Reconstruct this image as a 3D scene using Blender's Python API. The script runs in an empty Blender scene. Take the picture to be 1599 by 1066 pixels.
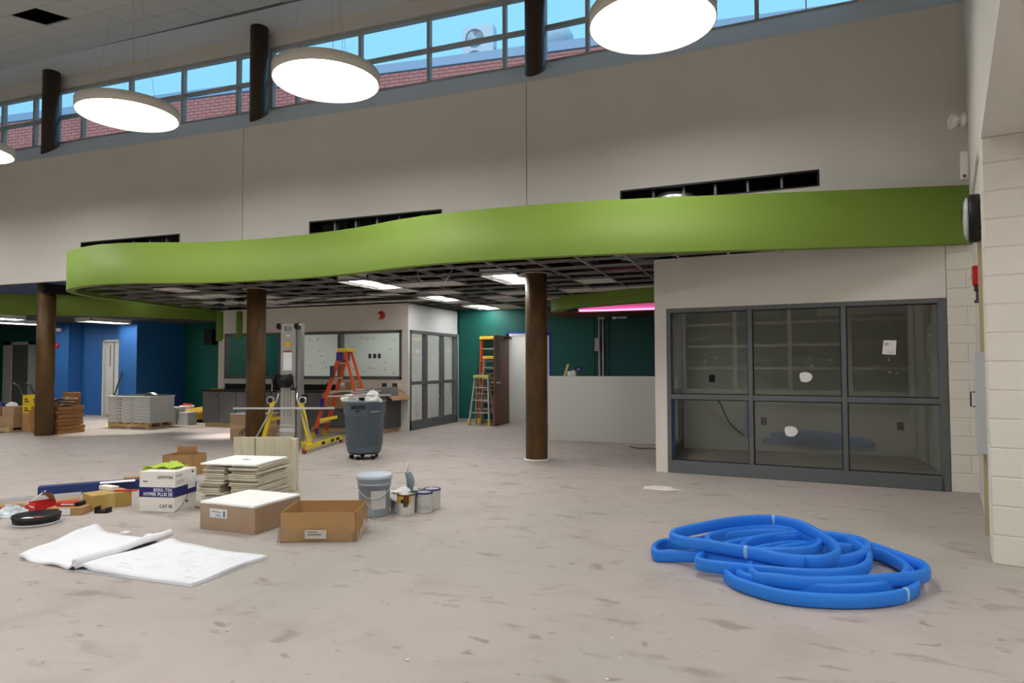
import bpy, bmesh, math, random
from mathutils import Vector, Matrix
random.seed(7)
R = math.radians
scene = bpy.context.scene
C = scene.collection
PI = math.pi

# ------------------------------------------------------------------ camera
PITCH, ROLL, YAW, EYE = .0352589, -.00310056, -.3579947, 1.41
fw = Vector((math.sin(YAW)*math.cos(PITCH), math.cos(YAW)*math.cos(PITCH), math.sin(PITCH)))
rt = Vector((math.cos(YAW), -math.sin(YAW), 0)); up = rt.cross(fw)
rt2 = rt*math.cos(ROLL)+up*math.sin(ROLL); up2 = -rt*math.sin(ROLL)+up*math.cos(ROLL)
cd = bpy.data.cameras.new('camera'); cam = bpy.data.objects.new('camera', cd); C.objects.link(cam)
cd.sensor_width = 36; cd.sensor_fit = 'HORIZONTAL'; cd.lens = 36*1029.84/1599; cd.clip_start = .02; cd.clip_end = 300
m = Matrix((rt2, up2, -fw)).transposed().to_4x4(); m.translation = (0, 0, EYE); cam.matrix_world = m
scene.camera = cam

# ------------------------------------------------------------------ sky, exposure
w = bpy.data.worlds.new('world'); scene.world = w; w.use_nodes = True
nt = w.node_tree; bg = nt.nodes['Background']
bg.inputs[0].default_value = (.235, .545, .90, 1); bg.inputs[1].default_value = 1.0
sd_ = bpy.data.lights.new('added_sun','SUN'); sd_.energy = 1.0; sd_.angle = R(6); sd_.color = (1,.80,.66)  # weak warm sun added only to redden the brick outside
added_sun = bpy.data.objects.new('added_sun', sd_); C.objects.link(added_sun); added_sun.rotation_euler = (R(58),0,R(-12))
vs = scene.view_settings; vs.view_transform = 'Standard'; vs.look = 'None'; vs.gamma = 1; vs.use_curve_mapping = False
vs.exposure = 0.66
PENDANT, TROFFER = 13.0, 15.0

# ------------------------------------------------------------------ materials
def lin(c):
    return tuple(((v/255)/12.92 if v/255 <= .04045 else ((v/255+.055)/1.055)**2.4) for v in c)
MATS = {}
def mat(name, rgb, rough=.6, metal=0, noise=0, scale=6, bump=0, bscale=60, emit=None, spec=.4, stretch=None):
    if name in MATS: return MATS[name]
    mt = bpy.data.materials.new(name); mt.use_nodes = True; MATS[name] = mt
    n = mt.node_tree.nodes; l = mt.node_tree.links; b = n['Principled BSDF']
    c = lin(rgb); b.inputs['Base Color'].default_value = (*c, 1)
    b.inputs['Roughness'].default_value = rough; b.inputs['Metallic'].default_value = metal
    b.inputs['Specular IOR Level'].default_value = spec
    if emit:
        b.inputs['Emission Color'].default_value = (*emit[0], 1); b.inputs['Emission Strength'].default_value = emit[1]
    if noise or bump:
        tc = n.new('ShaderNodeTexCoord'); src = tc.outputs['Object']
        if stretch:
            mp = n.new('ShaderNodeMapping'); mp.inputs['Scale'].default_value = stretch; l.new(src, mp.inputs[0]); src = mp.outputs[0]
    if noise:
        nz = n.new('ShaderNodeTexNoise'); nz.inputs['Scale'].default_value = scale; nz.inputs['Detail'].default_value = 5
        l.new(src, nz.inputs[0])
        mx = n.new('ShaderNodeMix'); mx.data_type = 'RGBA'
        mx.inputs[6].default_value = (*[v*(1-noise) for v in c], 1); mx.inputs[7].default_value = (*[min(1, v*(1+noise)) for v in c], 1)
        rp = n.new('ShaderNodeMapRange'); rp.inputs[1].default_value = .3; rp.inputs[2].default_value = .7
        l.new(nz.outputs[0], rp.inputs[0]); l.new(rp.outputs[0], mx.inputs[0]); l.new(mx.outputs[2], b.inputs['Base Color'])
    if bump:
        nb = n.new('ShaderNodeTexNoise'); nb.inputs['Scale'].default_value = bscale; nb.inputs['Detail'].default_value = 3
        l.new(src, nb.inputs[0]); bp = n.new('ShaderNodeBump'); bp.inputs['Strength'].default_value = bump; bp.inputs['Distance'].default_value = .01
        l.new(nb.outputs[0], bp.inputs['Height']); l.new(bp.outputs[0], b.inputs['Normal'])
    return mt
def glass(name, tint=(.93, .97, .95), refl=1.0, rough=0.0):
    mt = bpy.data.materials.new(name); mt.use_nodes = True; MATS[name] = mt
    n = mt.node_tree.nodes; l = mt.node_tree.links; n.clear()
    o = n.new('ShaderNodeOutputMaterial'); mx = n.new('ShaderNodeMixShader'); tr = n.new('ShaderNodeBsdfTransparent'); gl = n.new('ShaderNodeBsdfGlossy')
    tr.inputs[0].default_value = (*tint, 1); gl.inputs['Roughness'].default_value = rough; gl.inputs[0].default_value = (1, 1, 1, 1)
    fr = n.new('ShaderNodeFresnel'); ge = n.new('ShaderNodeNewGeometry'); io = n.new('ShaderNodeMix')      # same reflectance on both faces of a thin pane
    io.inputs[2].default_value = 1.5; io.inputs[3].default_value = 1/1.5; l.new(ge.outputs['Backfacing'], io.inputs[0]); l.new(io.outputs[0], fr.inputs[0])
    mu = n.new('ShaderNodeMath'); mu.operation = 'MULTIPLY'; mu.inputs[1].default_value = refl; mu.use_clamp = True
    l.new(fr.outputs[0], mu.inputs[0]); l.new(mu.outputs[0], mx.inputs[0]); l.new(tr.outputs[0], mx.inputs[1]); l.new(gl.outputs[0], mx.inputs[2]); l.new(mx.outputs[0], o.inputs[0])
    return mt
GLASS = glass('clear_glass'); GLASS_SF = glass('storefront_glass', (.92, .935, .92), 1.05)
FILM = glass('plastic_film', (.955, .96, .965), 1.6, .3)

def floor_material():
    mt = bpy.data.materials.new('bare_concrete_floor'); mt.use_nodes = True
    n = mt.node_tree.nodes; l = mt.node_tree.links; b = n['Principled BSDF']
    tc = n.new('ShaderNodeTexCoord')
    def noise(scale, det, st=(1, 1, 1), rot=0, dist=0):
        mp = n.new('ShaderNodeMapping'); mp.inputs['Scale'].default_value = st; mp.inputs['Rotation'].default_value = (0, 0, rot)
        l.new(tc.outputs['Object'], mp.inputs[0]); z = n.new('ShaderNodeTexNoise'); z.inputs['Scale'].default_value = scale; z.inputs['Detail'].default_value = det
        z.inputs['Distortion'].default_value = dist
        l.new(mp.outputs[0], z.inputs[0]); return z.outputs[0]
    def ramp(src, a, bb):
        r = n.new('ShaderNodeMapRange'); r.interpolation_type = 'SMOOTHSTEP'; r.inputs[1].default_value = a; r.inputs[2].default_value = bb; l.new(src, r.inputs[0]); return r.outputs[0]
    def mix(f, a, bb, k=None):
        x = n.new('ShaderNodeMix'); x.data_type = 'RGBA'
        l.new(f, x.inputs[0])
        for i, v in ((6, a), (7, bb)):
            if isinstance(v, tuple): x.inputs[i].default_value = (*v, 1)
            else: l.new(v, x.inputs[i])
        return x.outputs[2]
    def scaled(src, k):
        q = n.new('ShaderNodeMath'); q.operation = 'MULTIPLY'; q.inputs[1].default_value = k; l.new(src, q.inputs[0]); return q.outputs[0]
    base = mix(ramp(noise(.35, 3), .35, .65), lin((174, 168, 161)), lin((186, 175, 170)))
    base = mix(scaled(ramp(noise(2.2, 6, (1, 1, 1), 0, .6), .45, .75), .5), base, lin((160, 150, 141)))
    sm = ramp(noise(2.6, 4, (1, 1.9, 1), R(20), .5), .58, .72)          # scuffed smears
    base = mix(scaled(sm, .75), base, lin((144, 131, 120)))
    sm2 = ramp(noise(5.5, 3, (1, 1.7, 1), R(-10), .5), .64, .73)
    base = mix(scaled(sm2, .75), base, lin((139, 124, 112)))
    wh = ramp(noise(13, 2), .76, .78)                                    # paint drips
    base = mix(scaled(wh, .7), base, lin((222, 220, 214)))
    l.new(base, b.inputs['Base Color'])
    b.inputs['Roughness'].default_value = .55; b.inputs['Specular IOR Level'].default_value = .35
    bp = n.new('ShaderNodeBump'); bp.inputs['Strength'].default_value = .12; bp.inputs['Distance'].default_value = .01
    l.new(noise(30, 4), bp.inputs['Height']); l.new(bp.outputs[0], b.inputs['Normal'])
    return mt
FLOOR = floor_material()
WALL = mat('offwhite_wall_paint', (222, 218, 209), .7, noise=.03, scale=.8, bump=.04, bscale=120)
WHITE = mat('white_gypsum', (226, 226, 224), .7)
TILE = mat('acoustic_tile', (214, 213, 208), .9, noise=.05, scale=40, bump=.15, bscale=200)
TILEW = mat('fresh_tile_face', (246, 246, 244), .85)
TILEB = mat('tile_back', (212, 205, 186), .9, noise=.08, scale=8)
BLOCK = mat('painted_block', (230, 226, 215), .55, noise=.03, scale=3, bump=.25, bscale=90)
MORTAR = mat('painted_mortar', (214, 209, 197), .7, bump=.2, bscale=120)
GREEN = mat('lime_green_paint', (116, 142, 52), .6, noise=.02, scale=1)
FRAME = mat('charcoal_metal', (98, 102, 104), .45, noise=.03, scale=2)
ALU = mat('window_aluminium', (172, 172, 166), .45)
BLACK = mat('black', (14, 14, 15), .5)
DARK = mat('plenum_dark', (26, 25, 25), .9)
RUST = mat('bare_steel_column', (98, 72, 40), .5, noise=.5, scale=2.0, bump=.05, bscale=30, stretch=(2.2, 2.2, .8))
DARKSTEEL = mat('dark_steel_column', (66, 52, 36), .4, noise=.2, scale=2, stretch=(3, 3, .5))
TEAL = mat('teal_paint', (12, 92, 84), .55, noise=.04, scale=1.5)
BLUE = mat('blue_paint', (48, 104, 168), .5, noise=.04, scale=1)
BLUECEIL = mat('dusk_blue_paint', (58, 76, 122), .7)
TEE = mat('ceiling_tee', (200, 198, 192), .5)
TEED = mat('grey_tee', (150, 148, 144), .5)
CARD = mat('cardboard', (176, 138, 92), .8, noise=.05, scale=5)
CARD2 = mat('cardboard_pinkish', (176, 146, 116), .8, noise=.05, scale=5)
CARDY = mat('cardboard_yellow', (184, 154, 84), .7, noise=.06, scale=5)
WOOD = mat('pale_wood', (196, 168, 122), .7, noise=.12, scale=4, stretch=(1, 8, 8))
DOORW = mat('oak_door_wood', (158, 112, 66), .6, noise=.12, scale=3, stretch=(1, 6, 6))
DOORB = mat('brown_door_wood', (112, 70, 48), .5, noise=.12, scale=3, stretch=(6, 6, 1))
PAPER = mat('white_paper', (240, 242, 248), .8)
INK = mat('pale_grey_ink', (200, 206, 216), .8)
NAVY = mat('navy_print', (38, 40, 110), .6)
NAVYBOX = mat('navy_box', (40, 58, 116), .6, noise=.1, scale=5)
PRINTK = mat('dark_print', (60, 58, 72), .7)
PRINTW = mat('white_print', (236, 236, 240), .7)
BOXW = mat('white_carton', (236, 234, 226), .75)
RED = mat('red_paint', (186, 30, 38), .45)
REDC = mat('red_carton', (206, 38, 38), .6)
ORANGE = mat('orange_fibreglass', (222, 84, 36), .5)
YELLOW = mat('yellow_paint', (226, 202, 30), .45, noise=.06, scale=6)
YPLAST = mat('yellow_plastic', (222, 186, 50), .5)
STEEL = mat('brushed_aluminium', (178, 176, 172), .38, .75, noise=.06, scale=4)
LADALU = mat('ladder_aluminium', (186, 182, 172), .42, .45)
CHROME = mat('bright_metal', (200, 200, 200), .25, .9)
RUBBER = mat('black_rubber', (22, 22, 24), .6)
BIN = mat('bin_grey_plastic', (98, 114, 126), .5)
PAIL = mat('pail_grey_plastic', (156, 166, 178), .5)
PAILLID = mat('pail_lid_plastic', (188, 202, 214), .45)
CAN = mat('tin_can', (206, 206, 202), .4, .2)
GOLD = mat('yellow_can_label', (214, 172, 62), .5)
DRIP = mat('brown_paint_drip', (92, 62, 32), .4)
RAG = mat('white_rag', (232, 230, 226), .9)
TEALPAINT = mat('teal_drip', (22, 92, 88), .5)
HOSE = mat('blue_foam', (38, 128, 232), .55, noise=.04, scale=4)
HOSEMARK = mat('hose_tape', (150, 190, 230), .4)
LIME = mat('lime_cloth', (178, 206, 70), .85, noise=.08, scale=12)
CAB = mat('grey_laminate', (96, 97, 99), .5)
CABD = mat('dark_grey_laminate', (82, 82, 84), .5)
GREYM = mat('light_grey_metal', (196, 198, 200), .5)
BRICK = mat('red_brick', (204, 130, 122), .85, noise=.16, scale=5)
BRICKM = mat('brick_mortar', (236, 214, 200), .9)
COPING = mat('grey_coping', (150, 178, 204), .5)
ACU = mat('condenser_white', (206, 216, 222), .5)
ACG = mat('condenser_grille', (140, 152, 160), .6)
SILVER = mat('foil_duct', (206, 206, 206), .28, .9, bump=.9, bscale=22)
PINKI = mat('pink_insulation', (120, 44, 64), .9)
BROWN_SOFFIT = mat('brown_soffit', (96, 66, 42), .7)  # even warm brown of the cove's rear underside
LAMPRIM = mat('pendant_white_rim', (222, 216, 206), .5)
LAMPEM = mat('pendant_diffuser', (255, 255, 255), .5, emit=((1, .985, .965), PENDANT))
TROFEM = mat('troffer_diffuser', (255, 255, 255), .5, emit=((1, .985, .965), TROFFER))
DOWNEM = mat('downlight_diffuser', (255, 255, 255), .5, emit=((1, .96, .86), 14))
PINKEM = mat('pink_neon', (255, 120, 200), .5, emit=((1, .13, .5), 4))
OFFICEEM = mat('office_diffuser', (255, 255, 255), .5, emit=((1, .99, .96), 7))
GLAZEDARK = mat('dark_glazing', (28, 30, 30), .12)
TANW = mat('tan_board', (186, 168, 132), .7)
PLASTW = mat('white_plastic', (228, 226, 222), .4)

# ------------------------------------------------------------------ mesh helpers
class MB:
    def __init__(s): s.v = []; s.f = []; s.sm = []
    def add(s, vs, fs, M=None, smooth=False):
        o = len(s.v)
        s.v += [tuple(M @ Vector(p)) if M else tuple(p) for p in vs]
        s.f += [tuple(i+o for i in q) for q in fs]; s.sm += [smooth]*len(fs); return s
    def box(s, lo, hi, M=None, b=0):
        x0, y0, z0 = lo; x1, y1, z1 = hi
        if not b:
            return s.add([(x0,y0,z0),(x1,y0,z0),(x1,y1,z0),(x0,y1,z0),(x0,y0,z1),(x1,y0,z1),(x1,y1,z1),(x0,y1,z1)],
                         [(0,3,2,1),(4,5,6,7),(0,1,5,4),(1,2,6,5),(2,3,7,6),(3,0,4,7)], M)
        b = min(b, (x1-x0)/2.01, (y1-y0)/2.01, (z1-z0)/2.01)
        P = {}; vs = []
        for ix in (0,1):
            for iy in (0,1):
                for iz in (0,1):
                    cx, cy, cz = (x0,x1)[ix], (y0,y1)[iy], (z0,z1)[iz]
                    sx, sy, sz = (1,-1)[ix]*b, (1,-1)[iy]*b, (1,-1)[iz]*b
                    for k, p in enumerate(((cx,cy+sy,cz+sz),(cx+sx,cy,cz+sz),(cx+sx,cy+sy,cz))):
                        P[ix,iy,iz,k] = len(vs); vs.append(p)
        fs = []
        for i in (0,1):
            q = [P[i,a,c,0] for a,c in ((0,0),(1,0),(1,1),(0,1))]; fs.append(q if i else q[::-1])
            q = [P[a,i,c,1] for a,c in ((0,0),(1,0),(1,1),(0,1))]; fs.append(q[::-1] if i else q)
            q = [P[a,c,i,2] for a,c in ((0,0),(1,0),(1,1),(0,1))]; fs.append(q if i else q[::-1])
        for a in (0,1):
            for c in (0,1):
                fs.append([P[0,a,c,1],P[1,a,c,1],P[1,a,c,2],P[0,a,c,2]]); fs.append([P[a,0,c,0],P[a,1,c,0],P[a,1,c,2],P[a,0,c,2]])
                fs.append([P[a,c,0,0],P[a,c,1,0],P[a,c,1,1],P[a,c,0,1]])
        for a in (0,1):
            for c in (0,1):
                for d in (0,1): fs.append([P[a,c,d,0],P[a,c,d,1],P[a,c,d,2]])
        return s.add(vs, [tuple(q) for q in fs], M)
    def cyl(s, p0, p1, r0, r1=None, n=20, M=None, cap=True, smooth=True):
        r1 = r0 if r1 is None else r1
        p0, p1 = Vector(p0), Vector(p1); d = (p1-p0).normalized()
        a = d.orthogonal().normalized(); b = d.cross(a); vs = []
        for p, r in ((p0,r0),(p1,r1)):
            for i in range(n):
                t = 2*PI*i/n; vs.append(p+a*r*math.cos(t)+b*r*math.sin(t))
        s.add(vs, [(i,(i+1)%n,n+(i+1)%n,n+i) for i in range(n)], M, smooth)
        if cap: s.add(vs, [tuple(range(n))[::-1], tuple(range(n,2*n))], M)
        return s
    def lathe(s, prof, n=32, M=None, smooth=True, close=False):
        vs = []; k = len(prof)
        for i in range(n):
            t = 2*PI*i/n
            for r, z in prof: vs.append((r*math.cos(t), r*math.sin(t), z))
        fs = []
        for i in range(n):
            j = (i+1)%n
            for q in range(k-1+(1 if close else 0)):
                a, b = q, (q+1)%k; fs.append((i*k+a, j*k+a, j*k+b, i*k+b))
        return s.add(vs, fs, M, smooth)
    def tube(s, pts, r, n=10, M=None, ry=None, power=2, up=None, cap=True, smooth=True):
        pts = [Vector(p) for p in pts]; vs = []; N = len(pts); ry = ry or r; a = None
        for i, p in enumerate(pts):
            d = (pts[min(i+1,N-1)]-pts[max(i-1,0)]).normalized()
            if up is not None: a = Vector(up).cross(d).normalized()
            else:
                a = d.orthogonal().normalized() if a is None else (a-d*a.dot(d)).normalized()
            b = d.cross(a)
            for k in range(n):
                t = 2*PI*k/n; c, q = math.cos(t), math.sin(t)
                cc = math.copysign(abs(c)**(2/power), c); qq = math.copysign(abs(q)**(2/power), q)
                vs.append(p+a*r*cc+b*ry*qq)
        s.add(vs, [(i*n+k, i*n+(k+1)%n, (i+1)*n+(k+1)%n, (i+1)*n+k) for i in range(N-1) for k in range(n)], M, smooth)
        if cap: s.add(vs, [tuple(range(n))[::-1], tuple(range((N-1)*n, N*n))], M)
        return s
    def prism(s, poly, z0, z1, M=None):
        n = len(poly); vs = [(x,y,z0) for x,y in poly]+[(x,y,z1) for x,y in poly]
        return s.add(vs, [tuple(range(n))[::-1], tuple(range(n,2*n))]+[(i,(i+1)%n,n+(i+1)%n,n+i) for i in range(n)], M)
    def sheet(s, fn, nu, nv, th=0, M=None):
        vs = [fn(i/nu, j/nv) for i in range(nu+1) for j in range(nv+1)]; k = nv+1
        fs = [(i*k+j, (i+1)*k+j, (i+1)*k+j+1, i*k+j+1) for i in range(nu) for j in range(nv)]
        s.add(vs, fs, M, True)
        if th:
            vb = [(x,y,z-th) for x,y,z in vs]; s.add(vb, [q[::-1] for q in fs], M, True)
            rim = [i*k for i in range(nu)]+[nu*k+j for j in range(nv)]+[i*k+nv for i in range(nu,0,-1)]+[j for j in range(nv,0,-1)]
            L = len(vs); al = vs+vb; s.add(al, [(rim[q], rim[q]+L, rim[(q+1)%len(rim)]+L, rim[(q+1)%len(rim)]) for q in range(len(rim))], M)
        return s
    def mesh(s, name):
        me = bpy.data.meshes.new(name); me.from_pydata([tuple(p) for p in s.v], [], s.f)
        me.polygons.foreach_set('use_smooth', s.sm); 
        bm = bmesh.new(); bm.from_mesh(me); bmesh.ops.remove_doubles(bm, verts=bm.verts, dist=1e-5)
        bmesh.ops.recalc_face_normals(bm, faces=bm.faces); bm.to_mesh(me); bm.free()
        return me
    def build(s, name, mt, parent=None, **kw):
        me = s.mesh(name); me.materials.append(mt); return link(name, me, parent, **kw)
def link(name, me, parent=None, loc=None, rz=0, rot=None, label=None):
    o = bpy.data.objects.new(name, me); C.objects.link(o)
    if parent: o.parent = parent
    if loc is not None: o.location = loc
    if rot is not None: o.rotation_euler = rot
    elif rz: o.rotation_euler = (0, 0, rz)
    if label: o['label'] = label
    return o
def tag(o, label, cat, group=None, kind=None):
    o['label'] = label
    if cat: o['category'] = cat
    if group: o['group'] = group
    if kind: o['kind'] = kind
    return o
def thing(name, label, cat, loc=(0,0,0), rz=0, group=None, rot=None):
    o = bpy.data.objects.new(name, None); C.objects.link(o); o.location = loc; o.rotation_euler = rot or (0, 0, rz); o.empty_display_size = .1
    return tag(o, label, cat, group)
def struct(name, loc=(0,0,0), rz=0, label=None, rot=None):
    o = bpy.data.objects.new(name, None); C.objects.link(o); o.location = loc; o.rotation_euler = rot or (0, 0, rz); o['kind'] = 'structure'
    if label: o['label'] = label
    return o
def smesh(name, mb, mt, label=None, **kw):
    o = mb.build(name, mt, **kw); o['kind'] = 'structure'
    if label: o['label'] = label
    return o
def box(lo, hi, b=0, M=None): return MB().box(lo, hi, M, b)
def text(name, s, size, mt, parent, M, align='LEFT', bold=.0):
    cu = bpy.data.curves.new(name, 'FONT'); cu.offset = bold; cu.body = s; cu.size = size; cu.align_x = align; cu.extrude = .0004; cu.resolution_u = 2
    tmp = bpy.data.objects.new(name, cu); C.objects.link(tmp); bpy.context.view_layer.update()
    me = bpy.data.meshes.new_from_object(tmp.evaluated_get(bpy.context.evaluated_depsgraph_get())); bpy.data.objects.remove(tmp)
    me.name = name; me.transform(M); me.materials.clear(); me.materials.append(mt)
    return link(name, me, parent)
def rotm(x=0, y=0, z=0, t=(0,0,0)):
    return Matrix.Translation(t) @ Matrix.Rotation(z,4,'Z') @ Matrix.Rotation(y,4,'Y') @ Matrix.Rotation(x,4,'X')
def catmull(P, n=6):
    P = [Vector(p) for p in P]; out = []
    for i in range(len(P)-1):
        a, b, c, d = P[max(i-1,0)], P[i], P[i+1], P[min(i+2,len(P)-1)]
        for k in range(n):
            t = k/n; out.append(.5*((2*b)+(c-a)*t+(2*a-5*b+4*c-d)*t*t+(3*b-a-3*c+d)*t**3))
    return out+[P[-1]]
def copy_tree(o, parent=None):
    c = o.copy(); C.objects.link(c); c.parent = parent
    for ch in list(o.children): copy_tree(ch, c)
    return c

# ------------------------------------------------------------------ floor, hall shell
fo = smesh('floor', MB().box((-28,-7.2,-.2),(9,17.2,0)), FLOOR, 'bare scuffed concrete floor slab')
A1, A3, ASF, ARW = R(1.04), R(-2.63), R(-5.9), R(-13)
J2, J3 = (-8.38, 9.03, 0), (-3.142, 9.03, 0)
SEG = [(J2, A1, -19.6, 0.0), (J2, 0, 0.0, 5.238), (J3, A3, 0.0, 5.75)]
SLOTS = [(-3.86, -1.414), (1.419, 3.849), (1.40, 3.865)]
wb = struct('wall_back', label='tall off-white upper wall with sloped ledge under the clerestory')
for si, ((jl, ja, x0, x1), (s0, s1)) in enumerate(zip(SEG, SLOTS)):
    g = .006
    mb = MB(); T = .06; zb, zt, h0, h1 = 3.08, 5.56, 3.605, 3.787
    mb.box((x0+g,0,zb),(s0,T,zt)).box((s1,0,zb),(x1-g,T,zt)).box((s0,0,zb),(s1,T,h0)).box((s0,0,h1),(s1,T,zt))
    mb.build('wall_panel', WALL, wb, loc=jl, rz=ja)
    MB().add([(x0,0,zt),(x1,0,zt),(x1,.67,6.13),(x0,.67,6.13),(x0,.05,zt-.04),(x1,.05,zt-.04),(x1,.72,6.08),(x0,.72,6.08)],
             [(0,1,2,3),(4,7,6,5),(0,4,5,1),(3,2,6,7),(0,3,7,4),(1,5,6,2)]).build('sloped_sill', WHITE, wb, loc=jl, rz=ja)
    MB().box((x0,.62,7.27),(x1,.75,8.3)).build('head_wall', WALL, wb, loc=jl, rz=ja)
    MB().box((x0,-.11,7.53),(x1,.64,7.6)).build('gypsum_ceiling_strip', WHITE, wb, loc=jl, rz=ja)
    MB().box((x0,-.15,7.515),(x1,-.11,7.6)).build('ceiling_edge_trim', mat('dark_trim',(120,118,114),.6), wb, loc=jl, rz=ja)
    lm = MB()
    for a, b in (((s0-.012,-.006,h0-.012),(s0+.01,.3,h1+.012)),((s1-.01,-.006,h0-.012),(s1+.012,.3,h1+.012)),((s0,-.006,h1-.01),(s1,.3,h1+.014)),((s0,-.004,h0-.012),(s1,.3,h0+.006))): lm.box(a, b)
    lm.build('slot_liner', BLACK, wb, loc=jl, rz=ja)
    k = s0+.41
    stud = MB().box((0,.09,h0),(.03,.18,h1)).mesh('slot_stud'); stud.materials.append(mat('galvanised_stud',(128,128,126),.5,.4))
    while k < s1-.1:
        link('slot_stud', stud, wb, loc=Vector(jl)+Vector((math.cos(ja)*k, math.sin(ja)*k, 0)), rz=ja); k += .405
# joint strip behind the panel joints
MB().box((-8.42,9.07,3.08),(-8.34,9.1,5.5)).box((-3.18,9.07,3.08),(-3.10,9.1,5.5)).build('joint_backing', mat('joint_grey',(120,116,110),.8), wb)
# right end of wall_back beyond the window: solid piece next to the corner
MB().box((4.4,.60,6.0),(5.4,.75,7.4)).build('wall_infill', WALL, wb, loc=J3, rz=A3)

# clerestory windows
MULL = [[-19.4,-18.0,-16.6,-15.26,-13.9,-12.6,-11.26,-9.9,-8.56,-7.2,-6.2,-5.51,-4.77,-3.44,-2.07,-.73,-.04], [.04,.6,1.94,3.28,4.64,5.2], [.04,.74,1.95,3.16,3.78,4.38]]
for si, (jl, ja, x0, x1) in enumerate(SEG):
    wn = struct('window_%d' % (si+1), jl, ja, ['clerestory window row left of the second steel column', 'clerestory window row between the two nearer steel columns', 'clerestory window row at the right end of the upper wall'][si])
    xs = MULL[si]; z0, z1, zm = 6.12, 7.28, 6.68
    MB().box((xs[0]-.02,.64,z1-.07),(xs[-1]+.02,.74,z1)).build('head_rail', ALU, wn)
    MB().box((xs[0]-.02,.655,z0),(xs[-1]+.02,.74,z0+.035)).build('sill_rail', ALU, wn)
    for i, x in enumerate(xs):
        if si == 2 and i == 4: MB().box((x-.008,.67,z0),(x+.008,.7,z1-.07)).build('mullion', ALU, wn)
        else: MB().box((x-.028,.64,z0+.035),(x+.028,.74,z1-.07), b=.004).build('mullion', ALU, wn)
    for a, b in zip(xs, xs[1:]):
        if not (si == 2 and a >= 1.9): MB().box((a+.028,.645,zm-.03),(b-.028,.735,zm+.03), b=.004).build('transom', ALU, wn)
        MB().box((a+.02,.695,z0+.02),(b-.02,.703,zm)).build('glass_pane', GLASS, wn)
        MB().box((a+.02,.695,zm),(b-.02,.703,z1-.04)).build('glass_pane', GLASS, wn)

# sloping tile ceiling of the hall
SL = math.atan(.2)
ce = struct('ceiling', (0,8.92,7.53), label='sloping white acoustic tile ceiling of the hall', rot=(SL,0,0))
MB().box((-28,-16.6,.0),(9,-2.50,.12)).box((-7.4,-2.50,.0),(9,0,.12)).box((-28,-2.50,.0),(-16.4,0,.12)).build('ceiling_field', TILE, ce)
MB().box((-16.5,-2.6,.5),(-7.3,.1,.6)).box((-16.5,-2.6,.1),(-16.42,.1,.5)).box((-7.38,-2.6,.1),(-7.3,.1,.5)).box((-16.5,-2.6,.12),(-7.3,-2.52,.5)).box((-16.5,.0,.1),(-7.3,.1,.5)).build('ceiling_deck', DARK, ce)
tile_me = MB().box((.006,.006,0),(.604,.604,.018), b=.004).mesh('ceiling_tile'); tile_me.materials.append(TILE)
tee_x = MB().box((0,-.011,.004),(9.0,.011,.02)).mesh('tee_bar'); tee_x.materials.append(TEED)
for r in range(1, 5): link('tee_bar', tee_x, ce, loc=(-16.4,-.06-.61*r,0))
for r in range(4):
    for c in range(15):
        if r == 2 and c == 8: continue
        link('ceiling_tile', tile_me, ce, loc=(-16.4+.61*c+.1, -.06-.61*(r+1), 0))
MB().cyl((-11.1,-1.7,.2),(-10.8,-1.9,.3),.02).build('bracket', GREYM, ce)

# hall side and rear walls
smesh('wall_left', MB().box((-28.2,-7.2,0),(-28,17.2,8.3)), WALL, 'far left end wall of the hall')
wf = struct('wall_front', label='wall behind the viewpoint with a large gridded window')
MB().box((-28,-7.3,0),(-6,-7.1,6)).box((-6,-7.3,0),(9,-7.1,.46)).box((-6,-7.3,3.7),(9,-7.1,6)).build('wall_panel', WALL, wf)
for i in range(9): MB().box((-6+1.86*i-.06,-7.22,.46),(-6+1.86*i+.06,-7.06,3.7)).build('window_bar', WALL, wf)
for i in range(5): MB().box((-6,-7.22,.46+.8*i-.04),(9,-7.07,.46+.8*i+.04)).build('window_rail', WALL, wf)
MB().box((-6,-7.28,.46),(9,-7.24,3.7)).build('window_glazing', GLAZEDARK, wf)
smesh('wall_far_right', MB().box((7,-7.2,0),(7.2,17.2,8.3)), WALL, 'far wall of the room on the right')
smesh('wall_rear', MB().box((-28,17,0),(9,17.2,5.9)), WALL, 'rear wall of the building')
smesh('roof', MB().box((-28,9.75,5.85),(9,17.2,6.0)), mat('roof_membrane',(150,150,150),.8), 'flat lower roof outside the clerestory')

# ------------------------------------------------------------------ right wing: block wall, fascia, soffit
wr = struct('wall_right', (1.52,5.58,0), ARW, 'right block wall and drywall fascia running toward the viewpoint')
ROW = .2032
MB().box((.006,.006,0),(1.6,.36,3.03)).build('block_core', MORTAR, wr)
bl = {}
def block(wd, h, dp, key='concrete_block'):
    k = (round(wd,3), round(h,3), dp)
    if k not in bl:
        me = MB().box((.003,0,.003),(wd-.003,dp,h-.003), b=.006).mesh('concrete_block'); me.materials.append(BLOCK); bl[k] = me
    return bl[k]
for r in range(15):
    hgt = ROW if r < 14 else 3.03-14*ROW
    x = 0
    for wd in ([.27,.406,.406,.406] if r % 2 else [.406,.406,.406,.27]):
        link('concrete_block', block(wd, hgt, .06), wr, loc=(x,0,r*ROW)); x += wd
    # return face of the pier
    y = .0
    for wd in ([.2,.15] if r % 2 else [.35]):
        me = block(wd, hgt, .05); link('concrete_block', me, wr, loc=(.0,y+wd,r*ROW), rz=-PI/2); y += wd
MB().box((.02,.35,0),(.3,3.1,3.3)).build('drywall', WALL, wr)
MB().box((.0,-13,3.12),(.3,3.6,8.2)).build('drywall_fascia', WALL, wr)
MB().box((.0,-13,3.03),(6.5,.6,3.12)).build('drywall_soffit', WALL, wr)
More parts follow.
